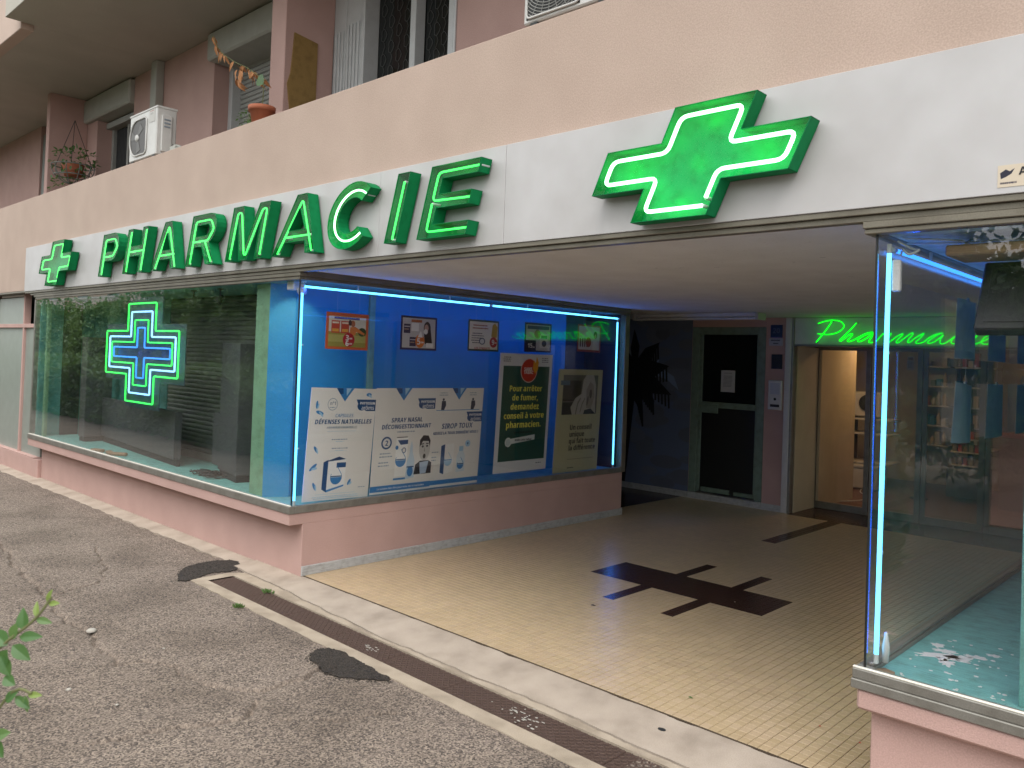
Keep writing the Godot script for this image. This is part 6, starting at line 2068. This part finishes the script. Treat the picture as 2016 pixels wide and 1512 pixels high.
func build_pharmacy() -> void:
	var zb := -5.66
	var zd := -6.31
	# sign board with script
	var sb := thing("script_sign", "green neon script Pharmacie on a pale board above the glass doors", "neon sign", Vector3(2.2, 1.9, zb))
	part(sb, "board", box_st(Vector3(1.13, 1.905, zb - 0.06), Vector3(3.72, 2.2, zb), 0.004), M.white)
	part(sb, "lower_edge", box_st(Vector3(1.13, 1.885, zb - 0.06), Vector3(3.72, 1.9045, zb + 0.006), 0.002), M.alu)
	var V := func(a: Array) -> Array:
		var o := []
		for i in range(0, a.size(), 2):
			o.append(Vector3(a[i], a[i + 1], zb + 0.055))
		return o
	var strokes := [
		[1.417, 2.133, 1.491, 2.157, 1.582, 2.169, 1.664, 2.154, 1.699, 2.113, 1.687, 2.076, 1.635, 2.037, 1.562, 2.016, 1.496, 2.014, 1.416, 2.022],
		[1.57, 2.158, 1.535, 2.101, 1.487, 2.035, 1.439, 1.973, 1.4, 1.927],
		[1.833, 2.139, 1.779, 2.076, 1.701, 1.995, 1.658, 1.954, 1.675, 1.945, 1.718, 1.979, 1.765, 2.016, 1.793, 2.018, 1.766, 1.978, 1.743, 1.951, 1.759, 1.939, 1.806, 1.956, 1.857, 1.984, 1.915, 2.017, 1.976, 2.037, 2.022, 2.035, 1.953, 2.022, 1.892, 1.992, 1.85, 1.956, 1.866, 1.94, 1.916, 1.961, 1.977, 2.005, 2.022, 2.037],
		[2.022, 2.037, 1.978, 1.969, 1.967, 1.937, 1.987, 1.932, 2.034, 1.943, 2.078, 1.991, 2.107, 2.027, 2.119, 2.015, 2.182, 2.029, 2.183, 2.015, 2.143, 1.968, 2.132, 1.941, 2.148, 1.933, 2.185, 1.949, 2.243, 1.996, 2.294, 2.024, 2.298, 2.012, 2.255, 1.965, 2.237, 1.938],
		[2.237, 1.938, 2.256, 1.932, 2.317, 1.981, 2.381, 2.03, 2.399, 2.024, 2.361, 1.97, 2.35, 1.943, 2.369, 1.938, 2.425, 1.986, 2.502, 2.031, 2.468, 1.982, 2.426, 1.94, 2.448, 1.929, 2.497, 1.941, 2.553, 1.987, 2.615, 2.021, 2.676, 2.033, 2.635, 2.018, 2.567, 1.972, 2.54, 1.941, 2.561, 1.93, 2.616, 1.957, 2.684, 2.018],
		[2.684, 2.018, 2.657, 1.973, 2.655, 1.935, 2.679, 1.927, 2.726, 1.951, 2.78, 1.996, 2.826, 2.02, 2.85, 2.015, 2.833, 2.02, 2.78, 1.989, 2.754, 1.944, 2.781, 1.929, 2.835, 1.941, 2.901, 1.964, 2.985, 2.012, 2.947, 1.968, 2.941, 1.935, 2.964, 1.928, 3.012, 1.947, 3.07, 1.977, 3.095, 2.002, 3.075, 2.013, 3.037, 1.984, 3.019, 1.947, 3.045, 1.929, 3.103, 1.934, 3.153, 1.945, 3.206, 1.971],
		[2.997, 2.049, 2.991, 2.038]]
	for s in strokes:
		var pts: Array = V.call(s)
		part(sb, "neon_tube", tube_st(smooth_line(pts, 4), 0.0068, 6), M.neonscript)
		var en := st_new()
		for p in [pts[0], pts[-1]]:
			tube(en, [p, p - Vector3(0, 0, 0.055)], 0.004, 6)
		part(sb, "tube_support", en, M.black)
	for k in 4:
		omni("script_light", Vector3(1.55 + k * 0.48, 2.02, zb + 0.06), Color(0.05, 1.0, 0.15), 0.001, 0.12, sb)
	# opening sides and doors
	var og := thing("door_surround", "cream side panel and fixed surround of the pharmacy glass doors", "door surround", Vector3(1.2, 0, -6.0))
	part(og, "side_panel", box_st(Vector3(1.09, 0.0, zd - 0.02), Vector3(1.135, 1.884, zb - 0.09), 0.003), M.creamwall)
	part(og, "side_panel", box_st(Vector3(3.72, 0.0, zd - 0.1), Vector3(3.80, 2.2, zb), 0.003), M.creamwall)
	part(og, "head_panel", box_st(Vector3(1.13, 1.90, zd - 0.06), Vector3(3.72, 2.2, zb - 0.062), 0.0), M.white)
	var doors := [[1.09, 1.745, "glass pharmacy door leaf before the cream wall, nearest the pilaster"], [1.755, 2.29, "second glass pharmacy door leaf, seen past the blue corner tube, with a sticker"], [2.30, 2.905, "third glass pharmacy door leaf with a dark frame, seen through the right window"], [2.915, 3.715, "last glass pharmacy door leaf at the right, in front of the red rail"]]
	for dd in doors:
		var t := thing("glass_door", dd[2], "door", Vector3(dd[0], 0, zd), "pharmacy glass doors")
		var f := st_new()
		var a: float = dd[0]
		var b: float = dd[1]
		bx(f, Vector3(a, 0.003, zd - 0.035), Vector3(a + 0.045, 1.898, zd), 0.003)
		bx(f, Vector3(b - 0.055, 0.003, zd - 0.035), Vector3(b, 1.898, zd), 0.003)
		bx(f, Vector3(a + 0.046, 0.003, zd - 0.034), Vector3(b - 0.056, 0.085, zd - 0.001), 0.003)
		bx(f, Vector3(a + 0.046, 1.86, zd - 0.034), Vector3(b - 0.056, 1.898, zd - 0.001), 0.003)
		part(t, "frame", f, M.alu)
		part(t, "pane", box_st(Vector3(a + 0.04, 0.08, zd - 0.02), Vector3(b - 0.05, 1.865, zd - 0.014), 0.0), M.glass)
	canvas(60, 100, Color(0.72, 0.70, 0.68))
	crect(0.15, 0.08, 0.7, 0.2, Color(0.5, 0.12, 0.12))
	csmall(0.15, 0.4, 0.7, 5, 0.1, Color(0.4, 0.3, 0.3), 3)
	var stk := local_thing("sticker", "small pale sticker with red print high on the second glass door", "sticker", Transform3D(Basis(), Vector3(2.16, 1.66, zd - 0.012)))
	part(stk, "sheet", sheet_mesh(0.075, 0.15, 0.0006), printed())
	# room behind the doors
	var room := st_new()
	bx(room, Vector3(0.9, -0.1, -10.2), Vector3(6.0, -0.001, zd - 0.05), 0.0)
	solo("floor_shop", room, M.redfloor, "", "", "", "structure")
	solo("wall_shop_left", box_st(Vector3(0.95, 0.0, -7.42), Vector3(1.165, 2.3, zd - 0.04), 0.0), M.creamwall, "", "", "", "structure")
	solo("wall_shop_far", box_st(Vector3(0.2, 0.0, -10.2), Vector3(6.0, 2.3, -10.0), 0.0), M.creamwall, "", "", "", "structure")
	solo("wall_shop_side", box_st(Vector3(0.1, 0.0, -10.2), Vector3(0.2, 2.3, -7.3), 0.0), M.creamwall, "", "", "", "structure")
	solo("wall_shop_right", box_st(Vector3(6.0, 0.0, -10.2), Vector3(6.1, 2.3, -5.66), 0.0), M.creamwall, "", "", "", "structure")
	solo("ceiling_shop", box_st(Vector3(0.1, 2.3, -10.2), Vector3(6.1, 2.4, -5.72), 0.0), M.soffit, "", "", "", "structure")
	solo("wall_arcade_right", box_st(Vector3(3.80, 0.0, zb - 0.25), Vector3(12.0, 2.205, zb), 0.0), M.pinkdark, "", "", "", "structure")
	solo("floor_shop", box_st(Vector3(0.1, -0.1, -10.2), Vector3(0.899, -0.001, -7.3), 0.0), M.redfloor, "", "", "", "structure")
	var lp := thing("ceiling_panel_lamp", "warm ceiling panel lamp inside the pharmacy", "ceiling lamp", Vector3(1.9, 2.29, -8.0))
	part(lp, "housing", box_st(Vector3(1.3, 2.27, -7.9), Vector3(1.9, 2.299, -7.3), 0.003), M.white)
	part(lp, "diffuser", box_st(Vector3(1.33, 2.266, -7.87), Vector3(1.87, 2.2695, -7.33), 0.0), glow(Color(1.0, 0.82, 0.58), 1.6))
	area("panel_light", Vector3(1.6, 2.262, -7.6), Vector3.DOWN, Vector3.BACK, Vector2(0.54, 0.54), Color(1.0, 0.80, 0.55), 1.1, lp)
	# things in the pharmacy
	var sh := thing("shelf_unit", "narrow white shelf unit with a round faced appliance beyond the first glass door", "shelf", Vector3(0.85, 0, -8.7))
	part(sh, "upright", box_st(Vector3(0.62, 0.0, -8.9), Vector3(0.66, 1.15, -8.5), 0.003), M.dark)
	for y in [0.35, 0.75, 0.95]:
		part(sh, "shelf_board", box_st(Vector3(0.60, y, -8.9), Vector3(1.25, y + 0.025, -8.45), 0.003), M.white)
	var ap := thing("appliance", "white box appliance with a black round front on the shelf unit", "appliance", Vector3(0.9, 1.1, -8.6))
	part(ap, "casing", box_st(Vector3(0.73, 1.0, -8.85), Vector3(1.10, 1.34, -8.5), 0.012), M.white)
	var dr := st_new()
	prism(dr, disc(0.93, 1.19, 0.115, 0.115, 28), Vector3(0, 0, -8.5), Vector3.RIGHT, Vector3.UP, Vector3(0, 0, 0.012))
	part(ap, "round_window", dr, M.black)
	part(ap, "side_slot", box_st(Vector3(0.70, 1.02, -8.8), Vector3(0.731, 1.30, -8.52), 0.004), M.dark)
	var cbn := thing("storage_box", "white lidded storage box standing under the shelf unit", "box", Vector3(0.9, 0, -8.5))
	part(cbn, "body", box_st(Vector3(0.80, 0.02, -8.7), Vector3(1.15, 0.30, -8.3), 0.012), M.white)
	part(cbn, "lid", box_st(Vector3(0.79, 0.30, -8.71), Vector3(1.16, 0.34, -8.29), 0.008), M.pvc)
	solo("power_cable", tube_st(smooth_line([Vector3(1.17, 0.012, -7.0), Vector3(1.3, 0.01, -7.3), Vector3(1.25, 0.01, -7.7), Vector3(1.05, 0.01, -8.0), Vector3(0.95, 0.01, -8.3)], 6), 0.007, 6), M.white, "white cable lying on the red brown pharmacy floor", "cable")
	# wall shelving with goods, seen through the right window
	for k in 3:
		var x0: float = [1.30, 1.78, 2.55][k]
		var x1: float = [1.72, 2.30, 3.5][k]
		var g := thing("shelving", ["white shelving of small goods behind the second glass door", "tall shelving of folded goods in the middle of the pharmacy", "wide shelving of packets at the right of the pharmacy"][k], "shelving", Vector3(x0, 0, -9.6), "pharmacy shelving")
		part(g, "back_board", box_st(Vector3(x0, 0.5, -9.75), Vector3(x1, 1.95, -9.72), 0.0), [M.pvc, M.greyboard, M.creamwall][k])
		for j in 5:
			var y := 0.6 + j * 0.28
			part(g, "shelf_board", box_st(Vector3(x0, y, -9.72), Vector3(x1, y + 0.02, -9.4), 0.002), M.white)
			var n := int((x1 - x0) / 0.075)
			for q in n:
				if rng.randf() < 0.15:
					continue
				var hgt := rng.randf_range(0.08, 0.2)
				var xx := x0 + 0.01 + q * 0.075
				var s := st_new()
				if rng.randf() < 0.5:
					bx(s, Vector3(xx, y + 0.02, -9.6), Vector3(xx + 0.06, y + 0.02 + hgt, -9.45), 0.003)
				else:
					lathe(s, [Vector2(0.0, 0.0), Vector2(0.028, 0.0), Vector2(0.028, hgt * 0.7), Vector2(0.012, hgt * 0.85), Vector2(0.012, hgt), Vector2(0.0, hgt)], Vector3(xx + 0.03, y + 0.02, -9.5), Vector3.UP, 10)
				part(g, "packet", s, [M.white, M.pvc, M.midblue, M.red, M.mint, M.wood, M.creamwall][rng.randi() % 7])
	var st2 := thing("display_rack", "dark floor display rack with orange packets seen through the right window", "display rack", Vector3(2.2, 0, -8.6))
	part(st2, "base", box_st(Vector3(1.98, 0.05, -8.8), Vector3(2.42, 0.42, -8.4), 0.01), mat(lin(0.05, 0.06, 0.10), 0.6))
	part(st2, "pole", box_st(Vector3(2.18, 0.42, -8.62), Vector3(2.24, 1.0, -8.58), 0.003), M.dark)
	for j in 3:
		part(st2, "tray", box_st(Vector3(2.0, 0.45 + j * 0.17, -8.75), Vector3(2.42, 0.465 + j * 0.17, -8.45), 0.002), M.white)
		for q in 6:
			part(st2, "packet", box_st(Vector3(2.02 + q * 0.065, 0.466 + j * 0.17, -8.6), Vector3(2.07 + q * 0.065, 0.56 + j * 0.17, -8.5), 0.003), [M.ochre, M.wood, M.red][(q + j) % 3])
	var ct := thing("counter", "brown counter with a dark red rail at the right of the pharmacy", "counter", Vector3(3.0, 0, -8.4))
	part(ct, "front", box_st(Vector3(2.62, 0.0, -8.5), Vector3(4.6, 0.88, -8.2), 0.006), mat(lin(0.10, 0.075, 0.055), 0.6))
	part(ct, "rail", box_st(Vector3(2.45, 0.885, -8.52), Vector3(4.65, 0.93, -8.15), 0.006), mat(lin(0.20, 0.03, 0.03), 0.5))
	var sd := thing("barrier_post", "slim grey barrier post standing behind the third glass door", "post", Vector3(1.72, 0, -8.2))
	part(sd, "pole", tube_st([Vector3(1.72, 0.02, -8.2), Vector3(1.72, 0.95, -8.2)], 0.016, 10), M.pvc)
	var bs := st_new()
	lathe(bs, [Vector2(0.0, 0.0), Vector2(0.11, 0.0), Vector2(0.11, 0.012), Vector2(0.02, 0.03), Vector2(0.0, 0.03)], Vector3(1.72, 0.0, -8.2))
	part(sd, "foot", bs, M.dark)

# ------------------------------------------------------------------ across the street (seen mirrored in the glass)
func build_street_side() -> void:
	var ob := thing("opposite_building", "low opposite building with a railed balcony mirrored in the left window", "building", Vector3(-24, 0, 16))
	part(ob, "wall", box_st(Vector3(-60, -0.1, 15.0), Vector3(-8, 5.6, 16.0), 0.0), M.parapet)
	part(ob, "balcony_slab", box_st(Vector3(-60, 2.7, 12.0), Vector3(-8, 2.9, 15.0), 0.0), M.parapet)
	for x in [-52.0, -42.5, -35.2, -27.5, -20.0, -12.5]:
		part(ob, "balcony_pier", box_st(Vector3(x, -0.1, 12.0), Vector3(x + 0.7, 5.4, 12.35), 0.0), M.parapet)
	var rl := st_new()
	for k in 300:
		var x := -60.0 + k * 0.173
		bx(rl, Vector3(x, 3.0, 12.06), Vector3(x + 0.035, 3.95, 12.09), 0.0)
	bx(rl, Vector3(-60, 3.95, 12.05), Vector3(-8, 4.02, 12.1), 0.0)
	part(ob, "railing", rl, M.white, "stuff")
	for k in 9:
		part(ob, "window", box_st(Vector3(-56.0 + k * 5.6, 3.2, 14.96), Vector3(-53.6 + k * 5.6, 5.6, 15.0), 0.0), M.darkglass)
	var spots := [[-40.0, 9.3, 2.7, 2.2], [-33.5, 8.9, 2.5, 1.9], [-28.0, 9.2, 2.6, 2.2], [-22.0, 9.0, 3.2, 2.2], [-16.5, 8.8, 3.5, 2.4], [-11.0, 8.6, 3.7, 2.5], [-5.5, 9.0, 3.8, 2.6], [0.0, 9.4, 3.6, 2.5], [4.5, 9.8, 3.5, 2.4]]
	var lm := st_new()
	for q in 14:
		leaf(lm, Vector3(rng.randf_range(-0.14, 0.14), rng.randf_range(-0.12, 0.12), rng.randf_range(-0.14, 0.14)), Vector3(rng.randf_range(-1, 1), rng.randf_range(-1, 0.6), rng.randf_range(-1, 1)), Vector3(rng.randf_range(-0.4, 0.4), 1, rng.randf_range(-0.4, 0.4)), 0.17, 0.08)
	lm.generate_normals()
	var lmesh := lm.commit()
	build_hedge(lmesh)
	for i in spots.size():
		var s: Array = spots[i]
		var t := thing("tree", "leafy tree across the street in front of the opposite building, %s along the row" % ["first", "second", "third", "fourth", "fifth", "sixth", "seventh", "eighth", "last"][i], "tree", Vector3(s[0], -0.03, s[1]), "trees across the street")
		var tk := st_new()
		tube(tk, [Vector3(s[0], -0.1, s[1]), Vector3(s[0] + 0.05, s[2] * 0.25, s[1]), Vector3(s[0] - 0.04, s[2] * 0.5, s[1] + 0.05)], 0.13, 8, false, 0.07)
		for q in 5:
			var a := TAU * q / 5
			tube(tk, [Vector3(s[0], s[2] * 0.3, s[1]), Vector3(s[0] + cos(a) * s[3] * 0.6, s[2] * 0.7, s[1] + sin(a) * s[3] * 0.5)], 0.05, 6, false, 0.015)
		part(t, "trunk", tk, M.bark)
		var mm := MultiMesh.new()
		mm.transform_format = MultiMesh.TRANSFORM_3D
		mm.mesh = lmesh
		var xf := []
		for c in 60:
			var a := rng.randf() * TAU
			var e := rng.randf_range(-0.8, 1.0)
			var rr := sqrt(maxf(0.0, 1.0 - e * e)) * rng.randf_range(0.5, 1.0)
			var cc := Vector3(cos(a) * rr * s[3] * 1.35, s[2] * 0.54 + e * s[2] * 0.52, sin(a) * rr * s[3] * 0.6)
			for q in 40:
				var d := Vector3(rng.randfn(), rng.randfn(), rng.randfn()) * 0.36
				xf.append(Transform3D(Basis.from_euler(Vector3(rng.randf() * TAU, rng.randf() * TAU, 0)), cc + d))
		mm.instance_count = xf.size()
		for q in xf.size():
			mm.set_instance_transform(q, xf[q])
		var mi := MultiMeshInstance3D.new()
		mi.name = "crown"
		mi.multimesh = mm
		mi.material_override = M.leaf if i % 2 else M.leaf2
		t.add_child(mi, true)
		mi.set_meta("kind", "stuff")

func build_hedge(lmesh: Mesh) -> void:
	var t := thing("hedge", "dense dark hedge running along the pavement opposite the shop", "hedge", Vector3(-8, -0.03, 3.5))
	var mm := MultiMesh.new()
	mm.transform_format = MultiMesh.TRANSFORM_3D
	mm.mesh = lmesh
	mm.instance_count = 9000
	for k in 9000:
		var x := 2.75 - 34.0 * pow(rng.randf(), 1.3)
		mm.set_instance_transform(k, Transform3D(Basis.from_euler(Vector3(rng.randf() * TAU, rng.randf() * TAU, 0)).scaled(Vector3.ONE * 0.8), Vector3(x, rng.randf_range(0.0, 1.15 + 0.12 * sin(x * 2.1)), rng.randf_range(3.25, 4.1))))
	var mi := MultiMeshInstance3D.new()
	mi.name = "foliage"
	mi.multimesh = mm
	mi.material_override = M.leaf
	t.add_child(mi, true)
	mi.position = -t.position
	mi.set_meta("kind", "stuff")
	var st := st_new()
	for k in 40:
		var x := 2.6 - k * 0.8
		tube(st, [Vector3(x, -0.1, 3.7), Vector3(x + 0.1, 0.5, 3.6), Vector3(x - 0.05, 1.0, 3.75)], 0.02, 5, false, 0.008)
	part(t, "stem", st, M.bark, "stuff")

# ------------------------------------------------------------------ small things and the shrub in front
func build_small_things() -> void:
	for c in [[Vector3(0.16, -0.021, 0.245), 0.035, "small green moss tuft sprouting on the rusty drain cover"], [Vector3(0.31, -0.024, 0.545), 0.030, "small weed growing where asphalt meets the drain surround"]]:
		var st := st_new()
		for k in 60:
			var a := rng.randf() * TAU
			var r = rng.randf() * c[1]
			leaf(st, c[0] + Vector3(cos(a) * r * 1.4, 0, sin(a) * r), Vector3(cos(a) * 0.6, 1.0, sin(a) * 0.6), Vector3(rng.randf_range(-1, 1), 0.1, rng.randf_range(-1, 1)), rng.randf_range(0.012, 0.028), 0.007)
		solo("weed", st, M.leaf2, c[2], "weed", "weeds along the drain")
	# bird droppings spatter on the drain
	for c in [[Vector3(1.45, -0.0265, 0.35), 0.05, 16, "small white spatter on the middle of the drain cover"], [Vector3(2.60, -0.0265, 0.36), 0.10, 34, "larger white spatter on the near part of the drain cover"]]:
		var st := st_new()
		for k in c[2]:
			var p: Vector3 = c[0] + Vector3(rng.randfn() * c[1] * 0.6, 0, rng.randfn() * c[1] * 0.35)
			prism(st, disc(p.x, p.z, rng.randf_range(0.003, 0.012), rng.randf_range(0.002, 0.006), 7), Vector3(0, p.y, 0), Vector3.RIGHT, Vector3.BACK, Vector3(0, 0.0012, 0))
		solo("spatter", st, M.chalk, c[3], "spatter", "", "stuff")
	# pebbles and scraps
	var pebbles := [[0.187, 1.386, 0.03, "pale flat stone lying on the long crack in the asphalt"], [0.962, 1.758, 0.014, "pale flat pebble on the asphalt in front of the black patch"], [1.28, 1.657, 0.009, "small pale pebble on the asphalt near the forked crack"], [0.72, 1.20, 0.008, "tiny pale pebble beyond the long crack"]]
	for c in pebbles:
		var st := st_new()
		var prof := [Vector2(0.0, 0.45), Vector2(0.6, 0.38), Vector2(0.95, 0.12), Vector2(0.9, -0.1)]
		var sc := []
		for p in prof:
			sc.append(p * c[2])
		lathe(st, sc, Vector3(c[0], -0.026, c[1]), Vector3.UP, 9)
		solo("pebble", st, M.chalk, c[3], "pebble", "pebbles on the asphalt")
	var lv := [[1.807, -1.181, M.dark, 0.035, "dark curled leaf lying before the brown tile figure"], [2.407, -2.012, M.chalk, 0.012, "pale crumb lying on the brown tile figure"], [3.046, -0.364, M.leaf, 0.025, "small green leaf lying on the beige tiles"], [3.621, -0.536, M.red, 0.012, "red petal lying on the tiles, the left one of two"], [3.81, -0.505, M.red, 0.012, "red petal lying on the tiles, the one by the right base wall"]]
	for c in lv:
		var st := st_new()
		leaf(st, Vector3(c[0], 0.004, c[1]), Vector3(1, 0.05, rng.randf_range(-0.5, 0.5)), Vector3(0.1, 1, 0.2), c[3], c[3] * 0.4, 0.1)
		solo("fallen_leaf", st, c[2], c[4], "fallen leaf", "litter on the tiles")
	var dr := st_new()
	prism(dr, disc(3.14, 0.014, 0.02, 0.014, 10), Vector3(0, -0.010, 0), Vector3.RIGHT, Vector3.BACK, Vector3(0, 0.0022, 0))
	solo("chewing_gum", dr, M.dark, "dark flattened spot of gum on the concrete apron", "gum")
	# shrub in the near left corner
	var sh := thing("shrub", "out of focus green shrub twigs reaching in at the lower left corner", "shrub", Vector3(3.35, -0.03, 3.15))
	var twigs := [
		[Vector3(3.35, -0.03, 3.15), Vector3(3.42, 0.5, 3.02), Vector3(3.60, 0.95, 2.88), Vector3(3.74, 1.14, 2.82), Vector3(3.80, 1.21, 2.775), Vector3(3.818, 1.245, 2.758)],
		[Vector3(3.35, -0.03, 3.15), Vector3(3.50, 0.5, 2.98), Vector3(3.68, 0.90, 2.86), Vector3(3.77, 1.09, 2.80), Vector3(3.806, 1.105, 2.775)],
		[Vector3(3.35, -0.03, 3.15), Vector3(3.55, 0.5, 2.98), Vector3(3.70, 0.90, 2.86), Vector3(3.765, 1.04, 2.812)]]
	for tw in twigs:
		part(sh, "stem", tube_st(smooth_line(tw, 5), 0.0022, 6), M.stem)
	var ls := [
		[Vector3(3.812, 1.238, 2.762), Vector3(0.4, 0.9, -0.1), 0.020, 0.007, M.leaf3], [Vector3(3.815, 1.235, 2.760), Vector3(0.9, 0.2, -0.4), 0.018, 0.007, M.leaf3], [Vector3(3.803, 1.215, 2.772), Vector3(-0.3, 0.9, 0.0), 0.022, 0.008, M.leaf3],
		[Vector3(3.803, 1.212, 2.772), Vector3(0.8, -0.1, -0.5), 0.024, 0.009, M.leaf2], [Vector3(3.790, 1.195, 2.784), Vector3(-0.2, 1.0, 0.1), 0.032, 0.018, M.leaf], [Vector3(3.785, 1.185, 2.788), Vector3(0.9, 0.15, -0.5), 0.036, 0.014, M.leaf],
		[Vector3(3.778, 1.172, 2.795), Vector3(0.8, -0.6, -0.5), 0.034, 0.019, M.leaf], [Vector3(3.772, 1.172, 2.80), Vector3(-0.6, 0.5, 0.4), 0.036, 0.022, M.leaf], [Vector3(3.772, 1.165, 2.80), Vector3(-0.3, -0.9, 0.2), 0.034, 0.022, M.leaf],
		[Vector3(3.765, 1.155, 2.806), Vector3(0.5, -0.8, -0.2), 0.032, 0.02, M.leaf], [Vector3(3.76, 1.15, 2.81), Vector3(-0.9, 0.0, 0.5), 0.036, 0.022, M.leaf], [Vector3(3.775, 1.18, 2.796), Vector3(0.3, 0.9, -0.1), 0.028, 0.016, M.leaf2],
		[Vector3(3.77, 1.125, 2.802), Vector3(0.5, -0.2, -0.2), 0.022, 0.016, M.leaf], [Vector3(3.80, 1.102, 2.778), Vector3(0.9, 0.1, -0.5), 0.022, 0.008, M.leaf3], [Vector3(3.796, 1.10, 2.78), Vector3(0.2, -0.9, 0.0), 0.024, 0.009, M.leaf2],
		[Vector3(3.785, 1.098, 2.79), Vector3(0.7, -0.5, -0.4), 0.028, 0.012, M.leaf], [Vector3(3.775, 1.09, 2.80), Vector3(0.5, 0.6, -0.3), 0.026, 0.014, M.leaf], [Vector3(3.77, 1.04, 2.81), Vector3(0.6, 0.3, -0.3), 0.026, 0.016, M.leaf2], [Vector3(3.766, 1.035, 2.812), Vector3(0.5, -0.6, -0.2), 0.030, 0.018, M.leaf]]
	for l in ls:
		var st := st_new()
		leaf(st, l[0], l[1], Vector3(0.5, 0.5, 0.7), l[2], l[3], 0.15)
		part(sh, "leaf", st, l[4])
